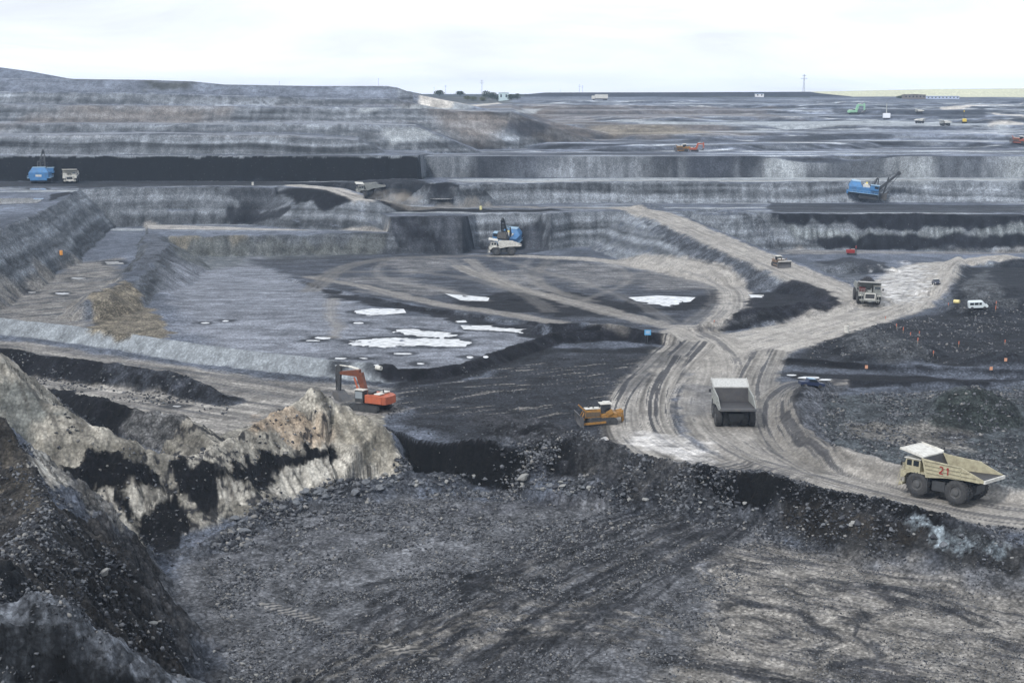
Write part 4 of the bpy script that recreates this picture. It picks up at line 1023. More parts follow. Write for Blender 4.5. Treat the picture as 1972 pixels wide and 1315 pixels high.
FAB = mat('marker_orange', (.50, .15, .09), .6, var=.1)
WOOD = mat('bare_wood', (.35, .27, .18), .8, var=.2)
MUD = mat('muddy_steel', (.11, .105, .098), .85, var=.3, nscale=1.5)

def wheel(parent, x, y, rad, wid, side, name='wheel'):
    w = wid/2
    o = MB().lathe([(rad*.52, -w*.9), (rad*.60, -w), (rad*.88, -w), (rad*.97, -w*.82), (rad, -w*.4), (rad, w*.4), (rad*.97, w*.82), (rad*.88, w), (rad*.60, w), (rad*.52, w*.9)]).build(name, TYR, parent, smooth=True, loc=(x, y, rad))
    r = MB()
    s_ = side
    r.lathe([(rad*.53, s_*w*.9), (rad*.50, s_*w*.92), (rad*.44, s_*w*.55), (rad*.30, s_*w*.55), (rad*.26, s_*w*.95), (rad*.10, s_*w*1.0), (.001, s_*w*1.0)])
    r.lathe([(rad*.53, -s_*w*.7), (.001, -s_*w*.7)])
    r.build('rim', RIM, o, smooth=True)
    t = MB()
    for i in range(22):
        a = 2*math.pi*i/22
        c, d = math.cos(a), math.sin(a)
        for sg in (-1, 1):
            p0 = (c*(rad+.01), sg*w*.10, d*(rad+.01)); a2 = a+.14; p1 = (math.cos(a2)*(rad-.02), sg*w*.93, math.sin(a2)*(rad-.02))
            t.beam(p0, p1, .16, .09)
    t.build('tread', TYR, o)
    return o
def digits(mb, txt, x0, z0, h, y, dirx=1, th=.15, gap=.3):
    seg = {'2': [((0, .95), (.25, 1)), ((.25, 1), (.6, .92)), ((.6, .92), (.62, .6)), ((.62, .6), (0, .05)), ((0, .05), (.7, .0))], '1': [((.1, .72), (.42, 1)), ((.42, 1), (.40, 0))]}
    x = x0
    for c in txt:
        for a, b in seg[c]:
            mb.beam((x+dirx*a[0]*h*.8, y, z0+a[1]*h), (x+dirx*b[0]*h*.8, y, z0+b[1]*h), .012, th)
        x += dirx*(h*.62+gap)
def make_truck(name, label, body, tray, canopy, number=None, front_dark=False, detail=True):
    T = empty(name, label, 'haul truck')
    # chassis
    m = MB(); m.box(-4.6, 5.4, -.95, .95, 1.25, 2.3); m.box(-3.6, -2.2, -2.9, 2.9, 1.2, 2.1); m.box(2.6, 3.6, -2.4, 2.4, 1.3, 1.9)
    m.tube((-1.2, .7, 2.0), (.9, .9, 3.1), .28); m.tube((-1.2, -.7, 2.0), (.9, -.9, 3.1), .28)
    m.box(-5.0, -4.4, -1.3, 1.3, 1.7, 2.7)
    m.build('chassis', DKS, T, .04)
    for y, s_ in ((2.55, 1), (-2.55, -1)): wheel(T, 3.1, y, 1.68, 1.15, s_)
    for y, s_ in ((2.85, 1), (1.6, 1), (-1.6, -1), (-2.85, -1)): wheel(T, -2.9, y, 1.68, 1.12, s_)
    # tray: open-backed steel box
    W = 3.1
    side = [(2.5, 5.5), (-3.3, 5.25), (-6.9, 3.95), (-6.7, 3.6), (-1.4, 3.35), (1.2, 2.95), (1.7, 2.95)]
    m = MB()
    m.prism(side, W-.14, W); m.prism(side, -W, -W+.14)
    m.prism([(2.66, 5.5), (1.42, 2.9), (1.5, 2.9), (2.74, 5.5)], -W, W)
    for y0 in (W, -W-.12):
        for k, zz in enumerate((5.28, 4.72, 4.2, 3.68)):
            xb = [-3.4, -4.6, -5.6, -6.2][k]
            m.prism([(2.25-k*.12, zz+.11), (xb, zz+.02), (xb, zz-.16), (2.2-k*.12, zz-.07)], y0, y0+.12)
        m.prism([(2.55, 5.55), (2.3, 5.55), (1.5, 2.9), (1.8, 2.9)], y0, y0+.12)
        m.prism([(-3.2, 5.2), (-3.4, 5.2), (-3.5, 3.5), (-3.3, 3.5)], y0, y0+.12)
    t_ = m.build('tray', tray, T, .02)
    m = MB(); m.prism([(1.3, 3.0), (-1.4, 3.38), (-6.9, 3.75), (-6.9, 3.98), (-1.5, 3.62), (1.2, 3.4), (2.45, 5.5), (2.65, 5.5)], -W+.142, W-.142)
    m.build('tray_lining', mat('tray_lining', (.030, .029, .032), .6, var=.25, nscale=1.0, dirt=(.055, .052, .05)), T)
    m = MB()
    m.prism([(2.45, 5.52), (2.45, 5.72), (6.0, 6.4), (6.05, 6.22)], -W, W)
    m.prism([(2.5, 5.55), (2.5, 5.95), (6.0, 6.6), (6.0, 6.25)], -W-.08, -W+.02); m.prism([(2.5, 5.55), (2.5, 5.95), (6.0, 6.6), (6.0, 6.25)], W-.02, W+.08)
    m.build('canopy', canopy, T, .02)
    m = MB(); m.box(5.9, 6.12, -W, W, 6.15, 6.45); m.build('canopy_lip', canopy, T, .02)
    m = MB(); m.box(-6.98, -6.72, -W, W, 3.55, 4.0); m.build('tail_lip', canopy if number else STL, T, .02)
    if number:
        for kk, ch in enumerate(number):
            m = MB(); digits(m, ch, -.25-kk*.95, 3.85, 1.0, W+.16, -1, .17); m.build('numeral', RED, t_)
    # front deck, fenders
    m = MB(); m.box(1.9, 5.7, -3.05, 3.05, 3.22, 3.4)
    for s_ in (1, -1):
        y0, y1 = sorted((s_*1.75, s_*3.05))
        m.prism([(5.75, 3.22), (5.75, 2.3), (5.2, 2.3), (4.75, 2.95), (4.2, 3.2), (1.9, 3.2), (1.9, 3.3), (5.75, 3.3)], y0, y1)
    m.build('deck', body, T, .03)
    m = MB(); m.box(4.6, 5.75, -1.45, 1.45, 1.55, 3.21); m.build('radiator', DKS, T, .03)
    m = MB(); g = 5.76
    m.box(g, g+.12, -1.5, 1.5, 3.0, 3.25); m.box(g, g+.12, -1.5, 1.5, 1.5, 1.75); m.box(g, g+.12, -1.5, -1.25, 1.75, 3.0); m.box(g, g+.12, 1.25, 1.5, 1.75, 3.0)
    m.build('grille_frame', WHT if body != YEL else YEL, T)
    m = MB(); m.box(5.5, 6.1, -2.7, 2.7, 1.12, 1.48); m.box(6.1, 6.14, -.6, .6, .9, 1.1); m.build('bumper', body if not front_dark else GRN, T, .04)
    for y in (2.1, 2.6, -2.1, -2.6):
        MB().lathe([(.17, 0), (.16, .06), (.001, .07)], (5.77, y, 2.65), 'x', 12).build('headlight', LAM, T)
    # cab
    m = MB(); m.prism([(2.9, 3.4), (5.35, 3.4), (5.35, 4.15), (5.1, 5.1), (2.9, 5.1)], .95, 2.85); 
    c = m.build('cab', body, T, .05)
    m = MB(); m.box(2.8, 5.35, .85, 2.95, 5.1, 5.22); m.build('cab_roof', WHT, c, .02)
    m = MB(); m.prism([(5.37, 4.15), (5.12, 5.0), (5.14, 5.0), (5.39, 4.15)], 1.1, 2.7); m.build('windscreen', GLS, c)
    m = MB(); m.box(4.2, 4.95, 2.86, 2.875, 4.15, 4.95); m.box(3.1, 3.95, 2.86, 2.875, 4.15, 4.95); m.build('side_window', GLS, c)
    m = MB(); m.box(3.1, 5.0, -2.75, -1.2, 3.4, 4.55); m.build('control_cabinet', mat('dull_red', (.13, .03, .03), .6, var=.2) if front_dark else body, T, .05)
    m = MB(); m.box(4.6, 5.3, -.7, .5, 3.4, 3.95); m.tube((4.9, .3, 3.9), (4.9, .3, 4.5), .16); m.build('air_cleaner', GRN, T, .03)
    # ladders and rails
    for s_ in (1, -1):
        m = MB(); y = s_*2.0
        for dy in (-.3, .3): m.tube((6.35, y+dy, .75), (5.85, y+dy, 3.4), .04); m.tube((6.6, y+dy, 1.0), (6.15, y+dy, 3.6), .03)
        for k in range(7): m.tube((6.33-.075*k, y-.3, .85+.4*k), (6.33-.075*k, y+.3, .85+.4*k), .03)
        m.build('ladder', body if not front_dark else GRN, T)
    for (a, b) in (((5.6, -3.0), (5.6, -.9)), ((5.6, 3.0), (5.6, .9)), ((5.6, -3.0), (2.2, -3.0)), ((5.6, 3.0), (5.2, 3.0))):
        m = MB()
        for zz in (3.85, 4.3): m.tube((*a, zz), (*b, zz), .035)
        for k in range(4):
            x = a[0]+(b[0]-a[0])*k/3; y = a[1]+(b[1]-a[1])*k/3; m.tube((x, y, 3.4), (x, y, 4.3), .035)
        m.build('handrail', body, T)
    m = MB(); m.box(-.9, 1.15, 1.5, 2.5, 1.1, 2.6); m.build('fuel_tank', DKS, T, .1)
    m = MB(); m.box(.1, 1.3, -2.5, -1.5, 1.1, 2.5); m.build('hydraulic_tank', DKS, T, .1)
    for s_ in (1, -1):
        m = MB(); m.tube((5.5, s_*3.05, 3.9), (5.6, s_*3.35, 4.2), .03); m.box(5.5, 5.56, s_*3.35-.2, s_*3.35+.2, 4.0, 4.6); m.build('mirror', DKS, T)
    MB().box(1.5, 1.6, W-.9, W, .7, 2.9).build('mudflap', DKS, T); MB().box(1.5, 1.6, -W, -W+.9, .7, 2.9).build('mudflap', DKS, T)
    return T

def gpos(px, py):
    g = G(px, py); return g[0], g[1]
t1 = make_truck('haul_truck', 'cream haul truck with red number on its empty tray, nearest at the right edge', YEL, YEL, WHT, '21')
x, y = P(1822, 962, -57.0); x2 = x
place(t1, x, y, R(136), 3, 2.6, pitch=0.0, roll=.06)
DWH = mat('dusty_canopy', (.50, .50, .48), .6, var=.2)
t2 = make_truck('haul_truck', 'empty haul truck seen from behind in the middle of the wide pale road', GRN, GRN, DWH)
x, y = P(1410, 812, -57.0); place(t2, x, y, R(89), 3, 2.6, pitch=-.02, roll=0)
t3 = make_truck('haul_truck', 'haul truck heaped with coal coming head-on down the road junction', GRN, GRN, DWH, front_dark=True)
x, y = P(1669, 580, -57.0); place(t3, x, y, R(-97), 3, 2.6)
t4 = make_truck('haul_truck', 'white cabbed haul truck parked side-on under the blue shovel in the pit', WHT, WHT, WHT)
x, y = P(971, 490, -63.7); place(t4, x, y, R(180), 3, 2.6)
t5 = make_truck('haul_truck', 'pale haul truck facing forward beside the blue shovel at the black coal wall', WHT, WHT, WHT)
x, y = gpos(137, 352); place(t5, x, y, R(-78), 3, 2.6)
t6 = make_truck('haul_truck', 'haul truck climbing the bench ramp with brown dust behind it', GRN, GRN, WHT)
x, y = gpos(714, 384); place(t6, x, y, R(192), 3, 2.6)
TR = {'t3': t3}
# coal heap in the loaded truck
def heap(nm, label, cat, x, y, z, rx, ry, h, m, seed, n=26):
    mb = MB(); rs = random.Random(seed)
    vs = []; 
    for i in range(n+1):
        for j in range(n+1):
            u = -1+2*i/n; v = -1+2*j/n; d = min(1, math.hypot(u, v))
            hh = (1-d**1.35)*h+rs.uniform(-.12, .12)*(d < .97)*min(h, 1.2)
            vs.append((u*rx, v*ry, hh))
    fs = [(i*(n+1)+j, (i+1)*(n+1)+j, (i+1)*(n+1)+j+1, i*(n+1)+j+1) for i in range(n) for j in range(n)]
    o = mb.add(vs, fs).build(nm, m); o.location = (x, y, z)
    return tag(o, label, cat)
hp = heap('coal_load', 'black coal heaped above the tray of the head-on truck', 'coal load', 0, 0, 0, 3.2, 2.9, 2.2, COALM, 5)
bpy.context.view_layer.update()
hp.matrix_world = t3.matrix_world @ Matrix.Translation((-1.6, 0, 4.6))

# ------------------------------------------------------------------ rope shovels
def crawler(T, y, L_, w, h, m=DKS, name='crawler_track'):
    r = h/2; prof = []
    for i in range(9): a = -math.pi/2+math.pi*i/8; prof.append((L_/2-r+r*math.cos(a), r+r*math.sin(a)))
    for i in range(9): a = math.pi/2+math.pi*i/8; prof.append((-L_/2+r+r*math.cos(a), r+r*math.sin(a)))
    mb = MB().prism(prof, y-w/2, y+w/2)
    n = int(L_/.45)
    for k in range(n):
        x = -L_/2+r+(L_-2*r)*k/(n-1)
        mb.box(x-.12, x+.12, y-w/2-.04, y+w/2+.04, -.02, .07); mb.box(x-.12, x+.12, y-w/2-.04, y+w/2+.04, h-.05, h+.05)
    for k in range(5):
        x = -L_/2+r+(L_-2*r)*k/4
        for s_ in (-1, 1): mb.lathe([(r*.72, s_*(w/2+.02)), (r*.68, s_*(w/2+.08)), (.001, s_*(w/2+.08))], (x, y, r), 'y', 14)
    return mb.build(name, m, T)
def make_shovel(label, dip=(9.0, 3.0), tip=(12.0, 14.2), boomroot=(4.0, 4.2)):
    T = empty('mining_shovel', label, 'mining shovel', 'blue rope shovels loading in the pit')
    for s_ in (1, -1): crawler(T, s_*3.0, 8.6, 1.8, 2.0)
    m = MB(); m.box(-3, 3, -2.2, 2.2, .8, 2.0); m.lathe([(2.6, 1.9), (2.6, 2.5), (.001, 2.5)], ax='z'); m.build('undercarriage', DKS, T)
    m = MB(); m.prism([(-9, 2.4), (4.2, 2.4), (4.2, 5.0), (-9.0, 5.0)], -4.3, 4.3); h = m.build('machine_house', BLU, T, .06)
    m = MB()
    vs = [(-9.0, -4.3, 5.0), (-3.2, -4.3, 5.0), (-3.2, 4.3, 5.0), (-9.0, 4.3, 5.0), (-7.9, -2.7, 7.2), (-4.2, -2.7, 7.2), (-4.2, 2.7, 7.2), (-7.9, 2.7, 7.2)]
    m.add(vs, [(0, 3, 2, 1), (4, 5, 6, 7), (0, 1, 5, 4), (1, 2, 6, 5), (2, 3, 7, 6), (3, 0, 4, 7)]); m.build('rear_housing', BLU, h, .05)
    m = MB(); m.box(-8, -4.1, -2.8, 2.8, 7.21, 7.36); m.build('roof_cap', LBL, h, .03)
    m = MB(); m.box(-2.8, .2, -2.4, 1.8, 5.01, 5.7); m.box(-2.3, -.6, -1.6, 1.0, 5.71, 6.5); m.build('roof_unit', WHT, h, .05)
    m = MB(); m.lathe([(.45, 6.5), (.45, 7.1), (.001, 7.2)], (-1.2, 0, 0), 'z', 12); m.build('beacon', mat('yellow_lamp', (.75, .6, .15), .4, var=0), h)
    m = MB(); m.box(.6, 4.1, -5.4, -2.6, 4.2, 6.6); cb = m.build('cab', BLU, T, .08)
    m = MB(); m.box(4.11, 4.13, -5.2, -2.8, 5.2, 6.4); m.box(2.2, 3.9, -5.43, -5.41, 5.2, 6.3); m.build('cab_window', GLS, cb)
    m = MB(); m.box(.4, 4.3, -5.5, -2.5, 6.61, 6.75); m.build('cab_roof', LBL, cb)
    m = MB(); m.box(-9.0, 4.3, 4.31, 5.0, 2.5, 2.65); m.box(-9.0, 4.3, -5.0, -4.31, 2.5, 2.65)
    for s_ in (1, -1):
        m.tube((-9, s_*4.95, 3.6), (4.2, s_*4.95, 3.6), .04)
        for k in range(9): m.tube((-9+k*1.65, s_*4.95, 2.6), (-9+k*1.65, s_*4.95, 3.6), .04)
    m.build('walkway', LBL, T)
    m = MB(); m.box(-9.7, -9.05, -3.6, 3.6, 1.5, 2.6); m.build('counterweight', BLU, T, .08)
    m = MB(); m.box(-9.08, -9.02, -1.3, 1.3, 3.2, 4.1); m.build('maker_plate', WHT, h)
    # gantry posts
    m = MB()
    for y in (-1.6, 1.6):
        m.beam((1.5, y, 5.0), (3.2, y, 9.6), .35, .35); m.beam((-.5, y, 5.0), (3.0, y, 9.2), .2, .2); m.beam((3.8, y, 4.8), (3.6, y, 9.4), .3, .3)
    m.beam((3.3, -1.8, 9.4), (3.3, 1.8, 9.4), .3, .4)
    m.build('gantry', DKS, T)
    # boom: two side girders with cross members
    b0 = Vector((boomroot[0], 0, boomroot[1])); b1 = Vector((tip[0], 0, tip[1]))
    m = MB()
    for s_ in (-1, 1): m.beam(b0+Vector((0, s_*1.3, 0)), b1+Vector((0, s_*.55, 0)), .5, 1.0, .35, .8)
    for k in range(6):
        p = b0.lerp(b1, .12+k*.16); w = 1.3-(.75*(.12+k*.16)); m.beam(p+Vector((0, -w, 0)), p+Vector((0, w, 0)), .3, .5)
    bo = m.build('boom', DKS, T)
    m = MB(); m.lathe([(.85, -.35), (.95, -.2), (.8, 0), (.95, .2), (.85, .35), (.001, .35)], (tip[0]+.2, 0, tip[1]+.2), 'y', 20); m.lathe([(.85, -.35), (.001, -.35)], (tip[0]+.2, 0, tip[1]+.2), 'y', 20); m.build('boom_sheave', DKS, bo)
    m = MB()
    for s_ in (-.9, .9): m.tube((3.3, s_, 9.5), (tip[0], s_*.6, tip[1]+.4), .07)
    m.build('suspension_rope', DKS, T)
    pv = b0.lerp(b1, .45); d = Vector((dip[0], 0, dip[1]+1.6)); back = pv+(pv-d).normalized()*2.6
    m = MB()
    for s_ in (-.75, .75): m.beam(back+Vector((0, s_, 0)), d+Vector((0, s_, 0)), .3, .55)
    st = m.build('dipper_stick', DKS, T)
    m = MB(); x, z = dip
    m.prism([(x-1.3, z+1.9), (x+1.5, z+2.0), (x+1.9, z-.2), (x+1.2, z-.9), (x-1.2, z-.7)], -1.9, 1.9)
    for k in range(5): m.prism([(x+1.2, z+1.9), (x+1.7, z+2.0), (x+1.9, z+2.7)], -1.7+k*.75, -1.4+k*.75)
    m.build('dipper', MUD, T, .08)
    m = MB()
    for s_ in (-.4, .4): m.tube((tip[0]+.9, s_, tip[1]), (x, s_, z+1.9), .05)
    m.build('hoist_rope', DKS, T)
    return T
s1 = make_shovel('blue rope shovel seen from behind, digging at the long black coal wall', (8.6, 4.5), (11.5, 13.5))
x, y = gpos(80, 352); place(s1, x, y, R(101), 3, 3, 1.0)
s2 = make_shovel('blue rope shovel standing alone on the right-hand bench with its boom raised to the right', (6.6, .9), (11.8, 12.6))
x, y = gpos(1670, 390); place(s2, x, y, R(-11), 3, 3, 1.0)
s3 = make_shovel('blue rope shovel swinging its bucket over a truck on the inner pit floor', (9.6, 6.6), (10.8, 13.8))
x, y = P(977, 479, -63.7); place(s3, x, y, R(-103), 3, 3, 1.0)

# ------------------------------------------------------------------ hydraulic excavator
def make_excavator(label, body, arm, dark, scale=1.0, simple=False, group=None):
    T = empty('excavator', label, 'excavator', group)
    for s_ in (1, -1): crawler(T, s_*2.0, 6.4, .8, 1.25)
    m = MB(); m.box(-1.6, 1.6, -1.6, 1.6, .5, 1.2); m.lathe([(1.3, 1.1), (1.3, 1.5), (.001, 1.5)], ax='z'); m.build('undercarriage', DKS, T)
    m = MB(); m.prism([(-3.9, 1.55), (1.5, 1.55), (1.5, 2.5), (.6, 3.0), (-2.6, 3.2), (-3.9, 3.0)], -2.1, -.6)
    m.prism([(-3.9, 1.55), (-.2, 1.55), (-.2, 3.05), (-2.6, 3.2), (-3.9, 3.0)], -.59, 2.1); h = m.build('upper_body', body, T, .08)
    m = MB()
    pr = [(-3.92, -2.05), (-4.5, -1.6), (-4.75, 0), (-4.5, 1.6), (-3.92, 2.05)]
    m.prism(pr, 1.5, 2.95, 'z'); m.build('counterweight', body, T, .06)
    m = MB(); m.box(-3.2, -1.9, -1.7, -.3, 3.22, 3.45); m.box(-3.4, -2.1, .3, 1.8, 3.22, 3.4); m.build('engine_cover', WHT, h, .03)
    m = MB(); m.tube((-2.9, 0, 3.1), (-2.9, 0, 4.0), .13); m.build('exhaust', DKS, h); MB().box(-1.6, -.6, .2, 1.6, 3.15, 3.6).build('air_filter_box', DKS, h, .03)
    m = MB(); m.box(.1, 2.0, .75, 2.05, 1.6, 3.75); c = m.build('cab', GRN if simple else DKS, T, .06)
    m = MB(); m.box(2.01, 2.03, .85, 1.95, 2.2, 3.6); m.box(.3, 1.85, 2.06, 2.08, 2.3, 3.55); m.build('cab_window', mat('pale_glass', (.25, .28, .3), .1, var=0), c)
    m = MB(); m.box(0, 2.1, .65, 2.15, 3.76, 3.88); m.build('cab_roof', WHT, c)
    m = MB()
    m.box(-3.9, 1.4, -2.7, -2.12, 1.5, 1.6); m.tube((-3.8, -2.65, 2.5), (1.3, -2.65, 2.5), .03)
    for k in range(6): m.tube((-3.8+k, -2.65, 1.6), (-3.8+k, -2.65, 2.5), .03)
    m.build('walkway', DKS, T)
    ft = (.9, 2.4); el = (2.3, 6.5); tp = (6.6, 6.2)
    m = MB(); m.beam((ft[0], 0, ft[1]), (el[0], 0, el[1]), .8, .9, .9, 1.35); m.beam((el[0]-.15, 0, el[1]+.05), (tp[0], 0, tp[1]), .9, 1.3, .6, .6)
    b = m.build('boom', arm, T, .05)
    m = MB()
    for s_ in (-.7, .7): m.tube((1.7, s_, 2.2), (3.0, s_, 5.8), .17); m.tube((1.7, s_, 2.2), (2.4, s_, 4.2), .24)
    m.build('boom_cylinder', body, T)
    m = MB(); m.beam((6.9, 0, 7.5), (6.95, 0, 2.9), .6, 1.0, .5, .6); m.prism([(6.3, 7.2), (6.9, 7.8), (7.5, 7.4), (7.5, 5.6), (6.5, 5.6)], -.3, .3); st = m.build('stick', dark, T, .04)
    m = MB(); m.tube((2.4, 0, 7.2), (4.6, 0, 7.55), .22); m.tube((4.6, 0, 7.55), (6.7, 0, 7.6), .12); m.build('stick_cylinder', WHT, T)
    m = MB(); m.tube((7.5, 0, 6.6), (7.6, 0, 4.4), .2); m.tube((7.6, 0, 4.4), (7.65, 0, 3.0), .12); m.beam((7.65, 0, 3.0), (6.9, 0, 2.9), .4, .2); m.build('bucket_cylinder', dark, T)
    m = MB(); prof = [(7.6, 3.0), (7.75, 2.2), (7.2, 1.35), (6.2, 1.0), (4.9, 1.15), (5.2, 1.4), (6.2, 2.4), (6.7, 2.9)]
    m.prism(prof, -1.25, 1.25)
    for k in range(5): m.prism([(5.0, 1.1), (5.2, 1.35), (4.5, 1.3)], -1.15+k*.5, -.95+k*.5)
    m.build('bucket', STL, T, .05)
    return T
ex = make_excavator('orange excavator with arched boom standing behind the tan rock ridge', ORG, BRN, DKS)
x, y = P(712, 793, -57.0)
place(ex, x, y+1.5, R(180-30), 2.5, 2, 1.0)

# ------------------------------------------------------------------ bulldozers
def make_dozer(label, body, blade=STL, group=None, white_edge=False):
    T = empty('bulldozer', label, 'bulldozer', group)
    for s_ in (1, -1): crawler(T, s_*1.35, 4.6, .75, 1.35)
    m = MB(); m.box(-1.9, 2.3, -.95, .95, .55, 1.3); m.build('undercarriage', DKS, T)
    m = MB(); m.prism([(.2, 1.3), (2.7, 1.3), (2.7, 2.45), (.2, 2.65)], -.85, .85); m.prism([(-2.3, 1.3), (.19, 1.3), (.19, 1.8), (-1.2, 2.1), (-2.3, 2.0)], -1.5, 1.5); h = m.build('hull', body, T, .05)
    m = MB(); m.box(2.71, 2.8, -.8, .8, 1.3, 2.4); m.build('radiator_grille', DKS, h)
    m = MB(); m.box(.3, 2.6, -.88, -.86, 1.5, 2.2); m.box(.3, 2.6, .86, .88, 1.5, 2.2); m.build('engine_side', mat('engine_grey', (.12, .09, .06), .7), h)
    m = MB(); m.box(.2, 2.6, -.8, .8, 2.66, 2.74); m.build('bonnet', WHT, h, .02)
    m = MB(); m.tube((1.3, .3, 2.7), (1.3, .3, 3.35), .09); m.build('exhaust', DKS, h); m = MB(); m.tube((1.9, -.3, 2.7), (1.9, -.3, 3.1), .14); m.build('air_intake', DKS, h)
    m = MB(); m.box(-1.4, .1, -.8, .8, 1.9, 3.3); c = m.build('cab', DKS, T, .06)
    m = MB(); m.box(.11, .13, -.65, .65, 2.3, 3.2); m.box(-1.25, -.05, -.83, -.81, 2.3, 3.2); m.box(-1.25, -.05, .81, .83, 2.3, 3.2); m.build('cab_window', GLS, c)
    m = MB(); m.box(-1.6, .25, -.95, .95, 3.32, 3.46); m.beam((-1.5, 0, 3.5), (-.4, 0, 3.55), 1.7, .12); m.build('canopy', WHT, c, .02)
    m = MB()
    for s_ in (-1, 1): m.beam((-.6, s_*1.6, 1.9), (-1.5, s_*1.55, 2.4), .25, .7)
    m.build('fender', body, T)
    m = MB()
    pr = [(3.55, .1), (3.35, .55), (3.3, 1.1), (3.45, 1.7), (3.75, 2.15), (3.85, 2.1), (3.58, 1.65), (3.45, 1.1), (3.5, .6), (3.75, .05)]
    m.prism(pr, -2.35, 2.35); m.prism([(3.7, .0), (3.2, .4), (3.2, 1.7), (3.8, 2.1)], -2.45, -2.36); m.prism([(3.7, .0), (3.2, .4), (3.2, 1.7), (3.8, 2.1)], 2.36, 2.45)
    bl = m.build('blade', blade, T)
    if white_edge:
        m = MB(); m.box(3.7, 3.95, -2.4, 2.4, 2.1, 2.4); m.build('blade_guard', WHT, bl)
    m = MB()
    for s_ in (-1, 1):
        m.beam((3.3, s_*1.9, .6), (-.4, s_*1.85, .75), .22, .32); m.tube((2.7, s_*.5, 2.3), (3.35, s_*.9, 1.0), .1); m.beam((2.6, s_*.9, 2.4), (3.4, s_*.9, 3.2), .15, .2)
    m.build('push_arm', body, T)
    m = MB(); m.beam((-2.3, 0, 1.6), (-3.3, 0, 1.7), 1.9, .8); m.beam((-3.3, 0, 2.1), (-3.4, 0, .5), .3, .4); m.prism([(-3.2, .6), (-3.6, .7), (-3.2, .0)], -.12, .12); m.tube((-2.3, .6, 2.0), (-3.4, .6, 2.2), .14); m.tube((-2.3, -.6, 2.0), (-3.4, -.6, 2.2), .14)
    m.build('ripper', body, T, .03)
    return T
dz = make_dozer('yellow bulldozer with dark blade at the edge of the black coal floor', OCH)
x, y = P(1158, 816, -57.0); place(dz, x, y, R(188), 2, 1.4, 1.12, dz=-.35)
dz2 = make_dozer('small brown bulldozer with white topped blade coming down the long ramp', mat('brown_paint', (.22, .16, .12), .6, var=.2), STL, None, True)
x, y = gpos(1500, 513); place(dz2, x, y, R(-72), 2, 1.4, .95)
dz3 = make_dozer('yellow end machine of the pair of orange machines on the far terrace', OCH)
x, y = gpos(1315, 292); place(dz3, x, y, R(182), 2, 1.4, 1.1)
dz4 = make_dozer('orange bulldozer on the far right terrace at the picture edge', ORG)
x, y = gpos(1962, 277); place(dz4, x, y, R(172), 2, 1.4, 1.25)
ex2 = make_excavator('red orange digger next to the yellow machine on the far terrace', ORG, ORG, ORG)
x, y = gpos(1338, 292); place(ex2, x, y, R(-8), 2, 1.4, .62)
ex3 = make_excavator('bright light green excavator on the distant upper bench', LGN, LGN, LGN)
x, y = gpos(1645, 221); place(ex3, x, y, R(5), 2, 2, 1.15)

# ------------------------------------------------------------------ small vehicles
def make_pickup(label, m_, roof=None, van=False):
    T = empty('van' if van else 'pickup_truck', label, 'van' if van else 'pickup')
    if van: prof = [(-2.4, .45), (2.4, .45), (2.45, 1.0), (1.9, 1.25), (1.2, 2.05), (.9, 2.15), (-2.2, 2.15), (-2.45, 1.9)]
    else: prof = [(-2.5, .5), (2.5, .5), (2.5, 1.05), (1.2, 1.2), (.6, 1.8), (-.9, 1.8), (-1.1, 1.2), (-2.5, 1.15)]
    b = MB().prism(prof, -.95, .95).build('body', m_, T, .06)
    m = MB()
    if van:
        for x0, x1 in ((-2.1, -1.1), (-.95, .05), (.2, .85)):
            for s_ in (-.96, .96): m.box(x0, x1, s_-.005, s_+.005, 1.25, 1.85)
        m.prism([(1.93, 1.3), (1.25, 2.02), (1.27, 2.04), (1.95, 1.32)], -.8, .8)
    else:
        for s_ in (-.96, .96): m.prism([(-.8, 1.25), (1.0, 1.25), (.5, 1.72), (-.75, 1.72)], s_-.005, s_+.005)
        m.prism([(1.15, 1.25), (.62, 1.76), (.64, 1.78), (1.17, 1.27)], -.8, .8)
    m.build('window', GLS, b)
    if roof: MB().box(-.9, .55, -.85, .85, 1.81, 1.85).build('roof', roof, b)
    for x in (-1.55, 1.55):
        for y in (-.85, .85):
            MB().lathe([(.001, -.12), (.22, -.13), (.40, -.12), (.42, 0), (.40, .12), (.22, .13), (.001, .12)], (0, 0, 0), 'y', 14).build('wheel', TYR, T, loc=(x, y, .42))
    for y in (-.7, .7): MB().box(2.46, 2.52, y-.14, y+.14, .75, .95).build('headlight', LAM, T)
    return T
vn_ = make_pickup('white minibus parked beside a grey spoil heap on the right', mat('van_white', (.62, .68, .70), .35, var=.03), None, True)
x, y = gpos(1883, 595); place(vn_, x, y, R(-8), 1.5, .8, 1.0)
pk = make_pickup('dark car with a white roof driving on the pale road beyond the loaded truck', mat('car_dark', (.05, .055, .08), .35, var=.05), WHT)
x, y = gpos(1803, 548); place(pk, x, y, R(-95), 1.5, .8, .95)
pb = make_pickup('dark blue service pickup half behind the berm by the road fork', mat('pickup_blue', (.02, .03, .07), .4, var=.1), LBL)
x, y = gpos(1562, 741); place(pb, x, y, R(8), 1.5, .8, .95)
def make_lorry(label, m_, box, L_=9):
    T = empty('lorry', label, 'lorry')
    MB().box(L_/2-2.0, L_/2, -1.2, 1.2, .8, 3.0).build('cab', m_, T, .1)
    MB().box(-L_/2, L_/2-2.2, -1.25, 1.25, 1.2, 3.9).build('cargo_box', box, T, .05)
    MB().box(-L_/2, L_/2-.3, -.9, .9, .6, 1.1).build('chassis', DKS, T)
    for x in (-L_/2+1.2, -L_/2+2.6, L_/2-1.3):
        for y in (-1.05, 1.05): MB().lathe([(.001, -.15), (.55, -.15), (.6, 0), (.55, .15), (.001, .15)], (0, 0, 0), 'y', 12).build('wheel', TYR, T, loc=(x, y, .6))
    return T
